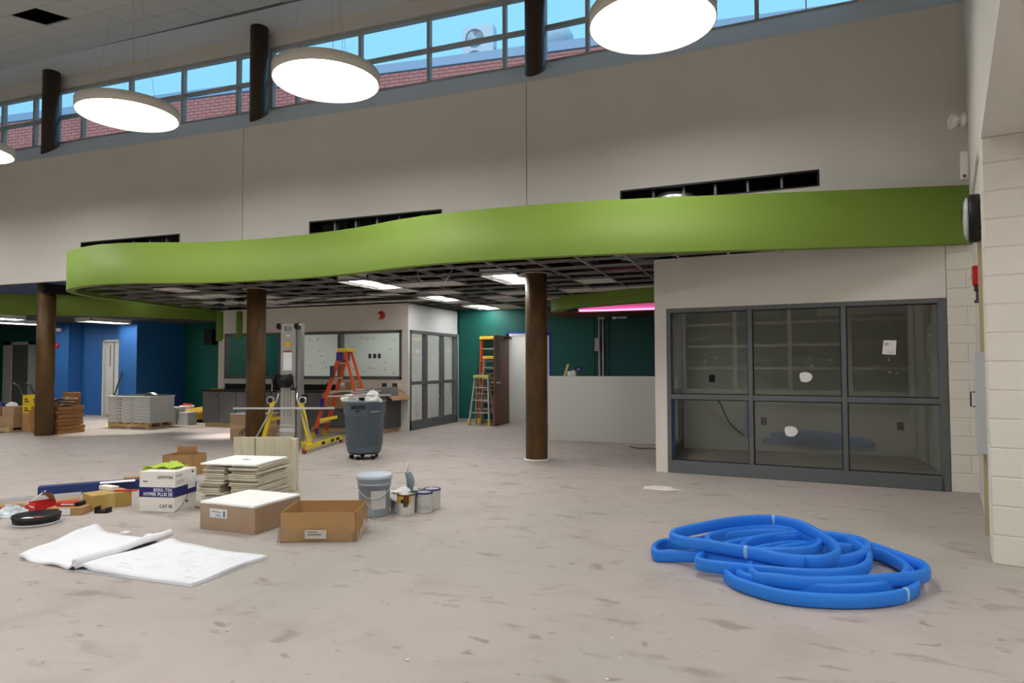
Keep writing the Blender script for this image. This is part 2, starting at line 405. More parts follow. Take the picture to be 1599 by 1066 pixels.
MB().box((1.6,.0,0),(6.0,.3,3.03)).build('drywall', WALL, wr)
MB().box((-.006,.9,0),(.02,1.0,2.6)).build('wood_strip', TANW, wr)

def rw(u, v, z):                    # a point in the right wing's own axes
    return (1.52+u*math.cos(ARW)-v*math.sin(ARW), 5.58+u*math.sin(ARW)+v*math.cos(ARW), z)
# wall clock
ck = thing('wall_clock', 'round wall clock with deep black rim seen edge-on at right', 'clock', rw(0.02,.92,2.62), ARW)
ROTL = Matrix.Rotation(-PI/2, 4, 'Y')
MB().lathe([(.0,0),(.19,0),(.20,.01),(.20,.075),(.185,.085),(.0,.085)], 40, ROTL).build('case', BLACK, ck)
MB().lathe([(.0,.086),(.178,.086),(.178,.10),(.13,.118),(.0,.125)], 40, ROTL).build('face', mat('clock_glass',(190,196,198),.2), ck)
MB().box((-.13,-.004,-.002),(-.125,.12,.004)).build('hand', BLACK, ck)
MB().box((-.13,-.004,0),(-.125,.004,.09)).build('hand', BLACK, ck)
# electric cabinet
ec = thing('electric_panel', 'tall shallow grey metal wall panel with wire handle beside the block pier', 'panel', rw(0.0,.95,.68), ARW)
MB().box((-.05,-.2,0),(.02,.2,.82), b=.004).build('door', GREYM, ec)
MB().tube([(-.05,.02,.37),(-.08,.02,.37),(-.08,.02,.49),(-.05,.02,.49)], .006, 8).build('handle', BLACK, ec)
# fire alarm pull unit
fa = thing('fire_alarm', 'red fire alarm horn with white strobe above the grey wall panel', 'alarm', rw(0.02,1.25,2.09), ARW)
MB().box((-.06,-.06,0),(.02,.06,.17), b=.008).build('housing', RED, fa)
MB().box((-.095,-.03,.06),(-.06,.03,.11), b=.006).build('strobe', PLASTW, fa)
MB().cyl((-.02,0,0),(-.02,0,-.05),.03).cyl((-.02,0,-.05),(-.02,0,-.13),.018).cyl((-.05,0,-.14),(.02,0,-.14),.014).build('knob', mat('dark_bracket',(60,58,56),.5), fa)
# emergency twin light high up
el = thing('security_light', 'white round twin-head fixture high on the right wall corner', 'light', rw(.0,2.75,3.95), ARW)
MB().lathe([(0,0),(.075,0),(.08,.03),(.07,.06),(0,.06)], 24, Matrix.Translation((0,0,.08)) @ ROTL).build('base', PLASTW, el)
MB().cyl((-.06,0,.08),(-.15,-.03,.10),.05,.06).cyl((-.15,-.03,.10),(-.165,-.035,.105),.058,.05).build('head', PLASTW, el)
MB().cyl((-.08,0,.05),(-.17,-.03,.015),.03,.035).build('head', PLASTW, el)
cb = thing('junction_box', 'slim white box with small jack above the green band end', 'box', rw(-.01,2.7,3.36), ARW)
MB().box((-.07,-.05,0),(.0,.05,.30), b=.004).build('cover', PLASTW, cb)
MB().box((-.05,-.058,.02),(-.02,-.05,.05)).build('socket', mat('socket_brown',(90,76,66),.5), cb)

# ------------------------------------------------------------------ steel columns
def column(label, x, y):
    t = thing('steel_column', label, 'column', (x,y,0), 0, 'round steel columns')
    MB().cyl((0,0,0),(0,0,3.4),.163,n=40).build('lower_shaft', RUST, t)
    MB().cyl((0,0,3.4),(0,0,7.56),.158,n=40).build('upper_shaft', DARKSTEEL, t)
    return t
c1 = column('leftmost brown steel column beside the stacked wooden doors', -13.72, 9.33)
c2 = column('middle brown steel column behind the material lift', -8.40, 9.42)
c3 = column('nearest brown steel column standing right of the open brown door', -3.12, 9.38)
for c in (c2, c3): MB().lathe([(.165,2.765),(.25,2.765),(.25,2.775),(.165,2.775)], 32, close=True).build('ceiling_collar', TEED, c)
MB().lathe([(.163,0),(.20,0),(.19,.012),(.163,.02)], 32).build('plaster_ring', WHITE, c3)

# ------------------------------------------------------------------ green curved band
K = 1.0155
NEAR = [(-10.92,7.75),(-10.42,7.56),(-9.98,7.46),(-9.68,7.44),(-9.2,7.5),(-8.62,7.69),(-8.22,7.84),(-7.63,7.95),(-7.02,7.99),(-6.19,7.97),(-5.23,7.82),(-4.54,7.62),(-3.99,7.51),(-3.32,7.46),(-2.48,7.48),(-2.03,7.52),(-1.48,7.60),(-.84,7.72),(.79,8.06),(2.02,8.31),(2.22,8.35)]
FAR = [(-12.31,12.09),(-12.40,11.45),(-12.2,10.79),(-11.95,9.9),(-11.87,9.4),(-11.74,8.8),(-11.40,8.15)]
path = [(x*K, y*K, 0) for x, y in FAR+NEAR]
pp = catmull(path, 7)
band = tag(bpy.data.objects.new('soffit_band', None), 'long lime-green curved bulkhead band hanging across the hall', 'bulkhead'); C.objects.link(band); band.location = (-4,8,2.72)
def offset(P, d):
    o = []
    for i, p in enumerate(P):
        t = (P[min(i+1,len(P)-1)]-P[max(i-1,0)]).normalized(); o.append(p+Vector((-t.y,t.x,0))*d)
    return o
off = Vector((4,-8,-2.72))
inn = offset(pp, .13); thk = offset(pp, .03)
def strip(A, za, B, zb):
    n = len(A); vs = [p+off+Vector((0,0,za)) for p in A]+[p+off+Vector((0,0,zb)) for p in B]
    return vs, [(i,i+1,n+i+1,n+i) for i in range(n-1)]
mb = MB()
for a in (strip(pp,2.72,pp,3.365), strip(thk,2.74,thk,3.365)): mb.add(*a, smooth=True)
mb.add(*strip(pp,3.365,thk,3.365)).build('fascia', GREEN, band)
mb = MB(); mb.add(*strip(pp,2.72,inn,2.72)); mb.add(*strip(inn,2.72,inn,2.80)); mb.add(*strip(pp,2.735,inn,2.735)); mb.build('underside_rim', GREEN, band)
lid = MB(); poly = [(p.x,p.y) for p in thk if p.y < 9.02]; poly = poly+[(poly[-1][0],9.0),(poly[0][0],9.0)]
lid.prism(poly, 3.33, 3.36); smesh('trim_1', lid, DARK, 'top lid of the green bulkhead')

# ------------------------------------------------------------------ lower ceiling grid behind the band
cl = struct('ceiling_lower', label='open suspended ceiling grid with a few tiles under the bulkhead')
near_pts = sorted([(p.x, p.y) for p in inn if p.y < 8.7])
def front_y(x):
    for (a, b), (c, d) in zip(near_pts, near_pts[1:]):
        if a <= x <= c: return b+(d-b)*(x-a)/max(c-a,1e-6)
    return near_pts[-1][1]
left_pts = sorted([(p.y, p.x) for p in inn[:len(FAR)*7+4]])
def left_x(y):
    for (a, b), (c, d) in zip(left_pts, left_pts[1:]):
        if a <= y <= c: return b+(d-b)*(y-a)/max(c-a,1e-6)
    return left_pts[-1][1]
ZC = 2.765
GX = [-.94-.61*k for k in range(-5, 19)]
GY = [7.78+.61*k for k in range(0, 12)]
for x in GX:
    y0 = front_y(x)+.02; y1 = 8.62 if x > -1.2 else (12.4 if x < -7.1 else 14.95)
    if x < -11.3: y0 = 9.2
    MB().box((x-.012,y0,ZC),(x+.012,y1,ZC+.006)).box((x-.003,y0,ZC+.006),(x+.003,y1,ZC+.04)).build('main_tee', TEED, cl)
for y in GY:
    x0 = left_x(y)+.05 if y < 12.3 else -7.0
    if y < 8.2: x0 = -10.6 if y > 7.9 else -10.2
    x1 = 2.0 if y < 8.5 else -1.15
    if y < 8.45: 
        segs = [(a, a+.61) for a in [g for g in GX] if front_y(a)+.05 < y and front_y(a+.61)+.05 < y]
    else: segs = [(x0, x1)]
    for a, b in segs: MB().box((a,y-.012,ZC+.001),(b,y+.012,ZC+.006)).box((a,y-.003,ZC+.006),(b,y+.003,ZC+.035)).build('cross_tee', TEED, cl)
# extra cross tees (two-foot module halves) and hanger wires
for y in [g+.305 for g in GY[2:]]:
    MB().box((-11.2 if y<12.2 else -6.9,y-.01,ZC+.03),(-1.2,y+.01,ZC+.05)).build('hold_down_channel', mat('dark_channel',(70,68,66),.6), cl)
def cell(i, y0, ln, wd=1, mt=TILE, nm='ceiling_tile', z=ZC+.006):
    x = -.94-.61*i
    return MB().box((x-.61*wd+.015,y0+.015,z),(x-.015,y0+ln*.61-.015,z+.016)).build(nm, mt, cl)
TILES = [(14,8.7,1),(15,9.8,1),(14,9.8,1),(13,10.3,1),(12,10.9,1),(14,10.9,2),(11,11.5,1),(10,11.5,1),(13,11.5,1),(7,9.6,1),(6,9.6,1),(8,10.22,1),(9,10.83,1),(5,11.44,1),(6,12.05,1),(7,10.83,1),(4,12.66,2),(5,12.66,1),(2,11.44,1),(3,11.44,1),(1,11.44,1),(2,10.22,1),(8,12.66,1),(7,13.8,2),(6,12.66,1),(9,11.44,1),(12,11.6,1),(15,11.0,1),(16,11.0,1)]
for i, y, ln in TILES: cell(i, y, ln)
for i in range(9, 16): cell(i, 11.83, 1)
for i in range(9, 14): cell(i, 11.22, 1)
def troffer(label, x0, y0, wd=.6, ln=1.2, z=2.765, grp='recessed ceiling troffers', em=None):
    t = thing('ceiling_troffer', label, 'light', (x0+wd/2,y0+ln/2,z), 0, grp)
    a, b = wd/2, ln/2
    MB().box((-a,-b,0),(a,-b+.03,.09)).box((-a,b-.03,0),(a,b,.09)).box((-a,-b,0),(-a+.03,b,.09)).box((a-.03,-b,0),(a,b,.09)).box((-a,-b,.09),(a,b,.10)).build('housing', WHITE, t)
    MB().box((-a+.18,-b+.03,.012),(a-.18,b-.03,.02)).build('diffuser', em or TROFEM, t)
    MB().add([(-a+.03,-b+.03,.006),(-a+.18,-b+.03,.05),(-a+.18,b-.03,.05),(-a+.03,b-.03,.006)],[(0,1,2,3)]).build('reflector', WHITE, t)
    MB().add([(a-.03,-b+.03,.006),(a-.18,-b+.03,.05),(a-.18,b-.03,.05),(a-.03,b-.03,.006)],[(0,1,2,3)]).build('reflector', WHITE, t)
    return t
troffer('lit ceiling troffer just behind the green band above the trash bin', -6.42, 9.0)
troffer('lit ceiling troffer between two others above the office glass wall', -6.42, 11.66)
troffer('farthest lit ceiling troffer beside the teal wall', -6.42, 13.72, ln=1.2)
troffer('lit ceiling troffer partly hidden by the nearest steel column', -3.98, 9.22)
for i, (u, v) in enumerate(((1.2,-2.2),(3.2,-2.2),(1.2,-4.6),(3.2,-4.6),(1.2,-7.0),(3.2,-7.0))):  # unseen troffers added to brighten the pier, storefront and low wall
    x, y, z = rw(u, v, 2.985); t = troffer('added unseen ceiling troffer in the low soffit right of the viewpoint, %s' % ('nearest the pier, left','nearest the pier, right','middle row, left','middle row, right','rear row, left','rear row, right')[i], x-.3, y-.6, z=z, grp='added soffit troffers'); t.rotation_euler = (0,0,ARW)
# plenum deck, ducts, insulation
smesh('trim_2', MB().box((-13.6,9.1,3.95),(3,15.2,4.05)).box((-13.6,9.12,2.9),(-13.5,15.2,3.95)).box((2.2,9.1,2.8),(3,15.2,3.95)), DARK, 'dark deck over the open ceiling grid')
def flex(label, pts, r, mt=SILVER):
    P = catmull(pts, 8); o = MB(); n = 14; vs = []
    o.tube(P, r, 14); t = o.build('flex_duct', mt); return tag(t, label, 'duct')
flex('crumpled silver flex duct showing inside the right wall slot', [(-1.5,9.5,3.45),(-1.24,9.14,3.635),(-1.04,9.10,3.675),(-.84,9.18,3.635),(-.7,9.6,3.5)], .095)
flex('silver flex duct above the open ceiling grid near the column', [(-2.6,9.1,3.1),(-2.1,9.3,3.15),(-1.8,9.8,3.05),(-1.5,10.4,3.1)], .10)
flex('second silver flex duct above the open ceiling grid', [(-1.9,8.5,3.05),(-1.5,8.7,3.1),(-1.2,9.2,3.05)], .08)
for i in range(9):
    x = -11+i*1.15; MB().box((x,9.2,3.45),(x+.05,15,3.75)).build('roof_joist', DARK, cl)
for i, (x, y, ln) in enumerate(((-5.9,9.15,.9),(-3.6,9.62,.8),(-2.6,10.9,.9))):
    tag(MB().box((x,y,3.02),(x+ln,y+.35,3.12)).build('insulation_batt', PINKI), ['pink insulation batt above grid left of bright troffer','pink insulation batt above grid near the nearest column','pink insulation batt above grid toward the pink cove'][i], 'insulation')
cab = [(-4.75+.30*math.cos(t), 9.25+.05*math.sin(3*t), 2.78+.26*math.sin(t)+.13) for t in [PI*1.0+PI*1.05*k/20 for k in range(21)]]
MB().tube(cab, .007, 8).build('loose_cable', PLASTW, cl)

# ------------------------------------------------------------------ pendant lamps
def pendant(label, x, y):
    z0 = 4.72; t = thing('pendant_lamp', label, 'lamp', (x,y,z0), 0, 'round pendant lamps')
    MB().lathe([(.61,0),(.612,.13),(.60,.135),(0,.135),(0,.128),(.597,.128),(.60,0),(.61,0)], 64).build('rim', LAMPRIM, t)
    MB().lathe([(0,.098),(.594,.098),(.594,.104),(0,.104)], 64).build('diffuser', LAMPEM, t)
    zc = 7.53-.2*(8.92-y)-z0
    for k in range(3):
        a = PI/2+2*PI*k/3; MB().cyl((.45*math.cos(a),.45*math.sin(a),.12),(.06*math.cos(a),.06*math.sin(a),zc),.0022,n=5).build('suspension_wire', GREYM, t)
    MB().cyl((.1,.0,.12),(.02,0,zc),.003,n=5).build('power_cable', GREYM, t)
    MB().lathe([(0,zc-.04),(.08,zc-.04),(.08,zc+.02),(0,zc+.02)], 20).build('canopy', LAMPRIM, t)
LP = [(-.93,6.42,'round white pendant lamp farthest right, cut by the top edge'),(-4.70,6.38,'round white pendant lamp second from the right'),(-7.80,6.32,'round white pendant lamp third from the right'),(-11.45,6.5,'round white pendant lamp cut by the left edge'),(-15.2,6.4,'round white pendant lamp left of the picture edge')]
for x, y, lb in LP: pendant(lb, x, y)
for r, y in enumerate((1.5,-3.4)):
    for i, x in enumerate((-2.2,-6.0,-9.8,-13.6)): pendant('round white pendant lamp behind the viewpoint, row %s, lamp %s from the right fascia' % (('two','three')[r], ('one','two','three','four')[i]), x, y)

# ------------------------------------------------------------------ storefront with block strip and drywall
sf = struct('wall_storefront', (-1.137,8.84,0), ASF, 'off-white wall around the grey storefront glazing')
SW, SH = 3.11, 2.14
mb = MB(); mb.box((-.155,0,0),(0,.14,2.80)).box((0,0,SH),(SW,.14,2.80)).build('drywall', WALL, sf)
MB().box((SW+.006,.006,0),(SW+.29,.2,2.72)).build('block_core', MORTAR, sf)
for r in range(14):
    h = ROW if r < 13 else 2.72-13*ROW
    for x, wd in (((SW+.004,.19),(SW+.194,.10)) if r % 2 else ((SW+.004,.29),)):
        link('concrete_block', block(wd, h, .05), sf, loc=(x,0,r*ROW))
st = struct('window_4', (-1.137,8.84,0), ASF, 'charcoal storefront window of six openings')
F = .055
for lo, hi in (((0,.0,0),(F,.1,SH)),((SW-F-.03,.0,0),(SW,.1,SH)),((F,.0,SH-F),(SW-F,.1,SH)),((F,.0,0),(SW-F,.1,.16))): MB().box(lo, hi, b=.004).build('frame_member', FRAME, st)
MX = [1.04, 2.085]
for x in MX: MB().box((x-F/2,.0,.16),(x+F/2,.1,SH-F), b=.004).build('mullion', FRAME, st)
xs = [F]+MX+[SW-F]
for a, b in zip(xs, xs[1:]):
    MB().box((a+(F/2 if a != F else 0),.0,.955),(b-(F/2 if b != SW-F else 0),.1,1.02), b=.004).build('mid_rail', FRAME, st)
for i, (a, b) in enumerate(zip(xs, xs[1:])):
    a += F/2 if i else 0; b -= F/2 if i < 2 else 0
    gk = mat('gasket', (20,22,24), .5)
    for z0, z1 in ((.16,.955),(1.02,SH-F)):
        MB().box((a,.045,z0),(a+.012,.06,z1)).box((b-.012,.045,z0),(b,.06,z1)).box((a,.045,z0),(b,.06,z0+.012)).box((a,.045,z1-.012),(b,.06,z1)).build('gasket', gk, st)
        if i == 0 and z0 < .5: continue
        MB().box((a,.05,z0),(b,.056,z1)).build('glass_pane', GLASS_SF, st)
MB().box((F+.012,.03,.2),(F+.02,.05,.95)).box((MX[0]-F/2-.03,.03,.5),(MX[0]-F/2-.022,.05,.94)).build('blue_tape', mat('blue_tape',(40,84,170),.6), st)
def sfp(u, z, v=.046): return (-1.137+u*math.cos(ASF)-v*math.sin(ASF), 8.84+u*math.sin(ASF)+v*math.cos(ASF), z)
def sticker(label, u, z, poly, mt=PLASTW):
    o = MB().prism(poly, 0, .002, Matrix.Rotation(PI/2,4,'X')).build('glass_sticker', mt, loc=sfp(u,z), rz=ASF); return tag(o, label, 'sticker', 'stickers on the storefront glass')
blob = lambda s: [(s*math.cos(a)*(1+.12*math.sin(3*a+1)), s*.95*math.sin(a)*(1+.1*math.cos(2*a))) for a in [2*PI*k/11 for k in range(11)]]
s1 = sticker('torn round white sticker on the upper middle storefront pane', 1.665, 1.25, blob(.072))
s2 = sticker('torn round white sticker on the lower middle storefront pane', 1.49, .59, blob(.075))
s3 = sticker('square printed white label on the upper right storefront pane', 2.55, 1.60, [(-.07,-.08),(.065,-.09),(.075,.075),(-.055,.08)])
MB().box((-.045,-.003,.035),(.0,-.0024,.043)).box((-.045,-.003,.02),(-.01,-.0024,.024)).box((.0,-.003,-.06),(.035,-.0024,-.056)).build('print', PRINTK, s3)
dots = MB(); rr = random.Random(3)
for k in range(34):
    u = rr.choice((rr.uniform(.15,.95), rr.uniform(1.15,2.0), rr.uniform(2.2,2.95))); z = rr.uniform(1.1,2.0)
    M = Matrix.Translation((u,.046,z)) @ Matrix.Rotation(PI/2,4,'X'); s = rr.uniform(.006,.012); dots.prism([(s*math.cos(a), s*math.sin(a)) for a in [PI*k/3 for k in range(6)]], 0, .0015, M)
d = dots.build('putty_dabs', mat('putty',(150,140,110),.8), st); d['kind'] = 'stuff'
# the room behind the storefront
rm = struct('wall_small_room', label='unlit small room behind the storefront')
GREYW = mat('primed_grey_wall', (196,196,190), .8, noise=.04, scale=1.5)
MB().box((-1.25,11.5,0),(3.2,11.65,2.85)).build('rear_panel', GREYW, rm)
MB().box((2.2,8.8,0),(2.4,11.6,2.85)).build('side_panel', GREYW, rm)
MB().box((-1.28,9.0,2.72),(2.4,11.6,2.80)).build('ceiling_panel', GREYW, rm)
for a, b in (((-1.28,9.1,0),(-1.2,9.16,2.72)),((-1.28,10.2,0),(-1.2,10.26,2.72)),((-1.28,11.3,0),(-1.2,11.45,2.72)),((-1.28,9.1,0),(-1.2,11.4,.18)),((-1.28,9.1,.95),(-1.2,11.4,1.02)),((-1.28,9.1,2.1),(-1.2,11.4,2.72))): MB().box(a, b, b=.004).build('frame_member', FRAME, rm)
MB().box((-1.245,9.1,.18),(-1.239,11.4,2.1)).build('glass_pane', GLASS, rm)
def outlet(label, x, z):
    t = thing('wall_outlet', label, 'outlet', (x,11.5,z), 0, 'outlets in the small room')
    MB().box((-.045,-.012,-.06),(.045,0,.06), b=.003).build('plate', BLACK, t); MB().box((-.018,-.016,.01),(.018,-.012,.04)).box((-.018,-.016,-.04),(.018,-.012,-.01)).build('socket', mat('socket_grey',(70,70,70),.5), t)
outlet('small black outlet behind the upper left storefront pane', -.74, 1.17)
outlet('dark double outlet behind the lower middle storefront pane', .06, .48)
outlet('black outlet with dangling wire behind the lower right storefront pane', 2.0, .46)
tag(MB().tube(catmull([(-.78,9.6,.97),(-.55,9.7,.9),(-.40,9.7,.6),(-.22,9.75,.42)],8), .006, 6).build('hanging_wire', BLACK), 'thin black wire hanging in the lower left storefront opening', 'wire')

# ------------------------------------------------------------------ low white wall, teal back wall, door
smesh('wall_low', MB().box((-3.72,11.88,0),(-1.2,12.02,1.195)), WHITE, 'waist-high white drywall partition')
WHITEG = mat('primed_gypsum', (214,213,208), .75)
bpy.data.objects['wall_low'].data.materials[0] = WHITEG
wt = struct('wall_teal', label='teal painted back wall with a doorway')
MB().box((-17.1,15,0),(-5.74,15.15,3.3)).box((-4.66,15,0),(7,15.15,3.3)).box((-5.74,15,2.16),(-4.66,15.15,3.3)).build('wall_panel', TEAL, wt)
for x in (-3.62, -3.28, -2.2): MB().box((x,14.97,0),(x+.05,15,2.8)).build('wall_rib', TEAL, wt)
MB().box((-17,14.985,0),(-5.8,15,.08)).box((-4.6,14.985,0),(-1.2,15,.08)).build('floor_trim', mat('pale_trim',(160,160,156),.6), wt)
df = struct('door_1', (-5.2,15,0), 0, 'doorway in the teal wall with white frame and open brown leaf')
MB().box((-.54,-.03,0),(-.48,.17,2.16)).build('jamb', WHITE, df); MB().box((.48,-.03,0),(.54,.17,2.16)).build('jamb', WHITE, df); MB().box((-.54,-.03,2.1),(.54,.17,2.16)).build('head', WHITE, df)
MB().box((-.60,-.012,2.165),(.60,0,2.20)).box((.545,-.012,0),(.585,0,2.165)).build('masking_tape', mat('masking_blue',(34,80,190),.6), df)
lf = MB().box((-.52,-.94,.01),(-.475,-.03,2.10), b=.004).build('leaf', DOORB, df)
MB().box((-.474,-.72,1.15),(-.470,-.60,1.95)).build('vision_panel', mat('dark_panel',(60,36,26),.4), df)
MB().cyl((-.60,-.87,1.0),(-.40,-.87,1.0),.014).cyl((-.41,-.87,1.0),(-.41,-.76,1.0),.010).cyl((-.59,-.87,1.0),(-.59,-.76,1.0),.010).build('handle', CHROME, df)
MB().box((-.47,-.25,2.02),(-.40,-.05,2.08)).build('closer', BLACK, df)
# corridor beyond the door
co = struct('wall_corridor', label='bright white corridor beyond the open door')
MB().box((-5.75,16.85,0),(-4.0,16.95,2.6)).box((-5.85,15.15,0),(-5.75,16.9,2.6)).box((-4.0,15.15,0),(-3.9,16.9,2.6)).box((-5.8,15.15,2.5),(-3.9,16.9,2.6)).build('panel', WHITE, co)
troffer('corridor ceiling light beyond the open brown door', -5.3, 15.4, z=2.40, grp='corridor lights', em=OFFICEEM)
o = thing('wall_sign', 'small blue outlet plate on the teal wall right of the doorway', 'plate', (-3.95,15,1.30)); MB().box((-.09,-.01,-.05),(.09,0,.05), b=.003).build('plate', NAVY, o); MB().box((-.04,-.012,-.02),(.04,-.01,.02)).build('insert', mat('pale_blue',(150,170,210),.5), o)
o = thing('wall_sign', 'small blue plate on the teal wall left of the ladders', 'plate', (-6.45,15,1.28)); MB().box((-.08,-.01,-.04),(.08,0,.04), b=.003).build('plate', NAVY, o)
cp = thing('conduit_riser', 'two grey conduit risers on dark teal wall behind the low partition', 'conduit', (-3.40,14.93,0))
for x in (-.04,.05): MB().cyl((x,0,0),(x,0,2.7),.022,n=10).build('pipe', GREYM, cp)
MB().box((-.14,-.05,1.72),(-.03,.05,2.02), b=.004).build('junction_box', GREYM, cp); MB().box((-.11,-.05,1.0),(.0,.05,1.12), b=.004).build('junction_box', GREYM, cp)
MB().box((-.07,-.05,2.45),(.09,.05,2.7)).build('top_box', GREYM, cp)
em = thing('emergency_light', 'unlit emergency light on the dark teal wall under the pink cove', 'light', (-2.96,15,2.46)); MB().box((-.16,-.07,0),(.16,0,.1), b=.01).build('body', PLASTW, em)
for x in (-.12,.12): MB().cyl((x,-.05,.05),(x,-.13,.03),.045,.05).build('lamp_head', PLASTW, em)
for nm, lb, x, mt in (('wood_offcut','short wood offcut leaning on top of the low white partition',-3.42,WOOD),):
    tag(MB().box((-.02,-.02,0),(.02,.02,.24)).build(nm, mt, loc=(x,11.95,1.19), rot=(0,.32,0)), lb, 'wood')
tg = thing('tape_gun', 'small white tape dispenser on the low white partition', 'tool', (-3.28,11.95,1.195)); MB().box((-.08,-.04,0),(.08,.04,.09), b=.012).build('body', PLASTW, tg); MB().cyl((.03,-.05,.06),(.03,.05,.06),.05).build('roll', GREYM, tg)

# pink cove
pc = thing('cove_soffit', 'green curved soffit with pink neon cove behind the low partition', 'soffit', (-1.2,13.2,2.5))
P = catmull([(-3.2,1.5,0),(-3.05,.6,0),(-2.7,-.3,0),(-2.25,-.75,0),(-1.75,-1.0,0),(-1.0,-1.35,0),(0,-1.55,0),(1.2,-1.45,0),(3.3,-1.4,0)], 6)
I = offset(P, .26)
def fasc(A, za, B, zb, nm, mt):
    n = len(A); MB().add([p+Vector((0,0,za)) for p in A]+[p+Vector((0,0,zb)) for p in B], [(i,i+1,n+i+1,n+i) for i in range(n-1)], smooth=True).build(nm, mt, pc)
fasc(P, .02, P, .27, 'fascia', GREEN); fasc(P, .02, I, .02, 'underside', GREEN); fasc(I, .02, I, .24, 'inner_fascia', mat('cove_white',(226,200,210),.6))
MB().box((-2.6,-.55,.24),(3.3,.35,.25)).build('cove_top', mat('cove_white',(226,200,210),.6), pc)
MB().box((-2.35,.27,.02),(3.3,.30,.24)).build('rear_fascia', mat('cove_white',(226,200,210),.6), pc)
MB().tube([(-2.3,.18,.035),(-1.9,.22,.03),(0,.24,.03),(3.2,.24,.03)], .016, 8).build('neon_tube', PINKEM, pc)
MB().box((-3.1,.30,.0),(3.3,1.75,.05)).build('rear_underside', BROWN_SOFFIT, pc)
for x in (-1.45,-.75,-.05): MB().box((x,-.6,.15),(x+.02,.2,.165)).build('hanger_strip', PLASTW, pc)

# ------------------------------------------------------------------ office box
of = struct('wall_office', label='off-white office front and side walls')
OX0, OX1, OY, OZ = -12.25, -7.04, 12.46, 2.745
W0, W1, V0, V1 = -12.05, -7.19, 1.10, 2.17
MB().box((OX0,OY,0),(W0,OY+.14,OZ)).box((W1,OY,0),(OX1,OY+.14,OZ)).box((W0,OY,0),(W1,OY+.14,V0)).box((W0,OY,V1),(W1,OY+.14,OZ)).build('front_panel', WALL, of)
MB().box((OX1-.12,OY+.14,2.17),(OX1,15,OZ)).box((OX1-.12,OY+.002,0),(OX1+.001,OY+.07,OZ)).box((OX1-.12,14.93,0),(OX1,15,OZ)).build('side_panel', mat('side_wall',(214,216,218),.7), of)
MB().box((OX0-.02,OY,0),(OX0,15,OZ)).build('left_panel', TEAL, of)
MB().box((-10.5,OY+.14,0),(-10.4,15,OZ)).box((-10.4,14.85,0),(OX1-.12,15,OZ)).build('inner_panel', WHITE, of)
MB().box((OX0,OY+.14,2.66),(OX1-.12,15,OZ)).build('inner_ceiling', WHITE, of)
MB().box((OX0,14.9,0),(-10.5,15,OZ)).build('inner_teal_panel', TEAL, of)
w5 = struct('window_5', (0,OY,0), 0, 'three-pane interior window of the office above the counter')
for lo, hi in (((W0,-.02,V0),(W0+.06,.12,V1)),((W1-.06,-.02,V0),(W1,.12,V1)),((W0,-.02,V1-.06),(W1,.12,V1)),((W0,-.02,V0),(W1,.12,V0+.07))): MB().box(lo, hi, b=.004).build('frame_member', FRAME, w5)
OM = [-10.42, -8.78]
for x in OM: MB().box((x-.045,-.02,V0+.07),(x+.045,.12,V1-.06), b=.004).build('mullion', FRAME, w5)
xs = [W0+.06]+OM+[W1-.06]
for a, b in zip(xs, xs[1:]): MB().box((a,.05,V0+.07),(b,.056,V1-.06)).build('glass_pane', GLASS, w5)
dd = MB(); rr = random.Random(5)
for k in range(30):
    u = rr.uniform(-10.2,-7.35); z = rr.uniform(1.22,2.05)
    if abs(u+8.78) < .1: continue
    s = .013; M = Matrix.Translation((u,.046,z)) @ Matrix.Rotation(PI/2,4,'X'); dd.prism([(s*math.cos(a), s*math.sin(a)) for a in [PI*k/3 for k in range(6)]], 0, .002, M)
d = dd.build('sticker_dots', BLACK, w5); d['kind'] = 'stuff'
for i, u in enumerate((-8.02,-7.9,-7.78)): MB().box((u-.035,.04,1.56),(u+.035,.046,1.66)).build('printed_label', PRINTK, w5)
sd = struct('window_6', (OX1,0,0), 0, 'six-pane floor-length glazing on the office side wall')
S0, S1 = OY+.07, 14.93
for lo, hi in (((-.1,S0,0),(.012,S0+.07,2.17)),((-.1,S1-.07,0),(.012,S1,2.17)),((-.1,S0,2.10),(.012,S1,2.17)),((-.1,S0,0),(.012,S1,.2))): MB().box(lo, hi, b=.004).build('frame_member', FRAME, sd)
SM = [13.30, 14.14]
for y in SM: MB().box((-.1,y-.035,.2),(.012,y+.035,2.10), b=.004).build('mullion', FRAME, sd)
ys = [S0+.07]+SM+[S1-.07]
for a, b in zip(ys, ys[1:]):
    MB().box((-.1,a+.035,.98),(.012,b-.035,1.05), b=.004).build('mid_rail', FRAME, sd)
    for z0, z1 in ((.2,.98),(1.05,2.10)): MB().box((-.05,a,z0),(-.044,b,z1)).build('glass_pane', glass('office_glass',(.92,.94,.93),1.0) if 'office_glass' not in MATS else MATS['office_glass'], sd)
bl6 = MB().prism(blob(.055), 0, .002, Matrix.Rotation(PI/2,4,'Z') @ Matrix.Rotation(PI/2,4,'X')).mesh('pane_sticker'); bl6.materials.append(PLASTW)
for y, z in ((12.95,1.72),(13.72,1.55),(14.5,1.75),(12.9,.62),(13.95,.68),(14.5,.6)): link('pane_sticker', bl6, sd, loc=(-.040,y,z))
troffer('office ceiling light seen through the interior window', -9.2, 13.1, z=2.55, grp='office lights', em=OFFICEEM)
troffer('office ceiling light near the side glazing', -7.9, 13.1, z=2.55, grp='office lights', em=OFFICEEM)
troffer('office ceiling light in the teal back room', -11.5, 13.2, z=2.55, grp='office lights', em=OFFICEEM)
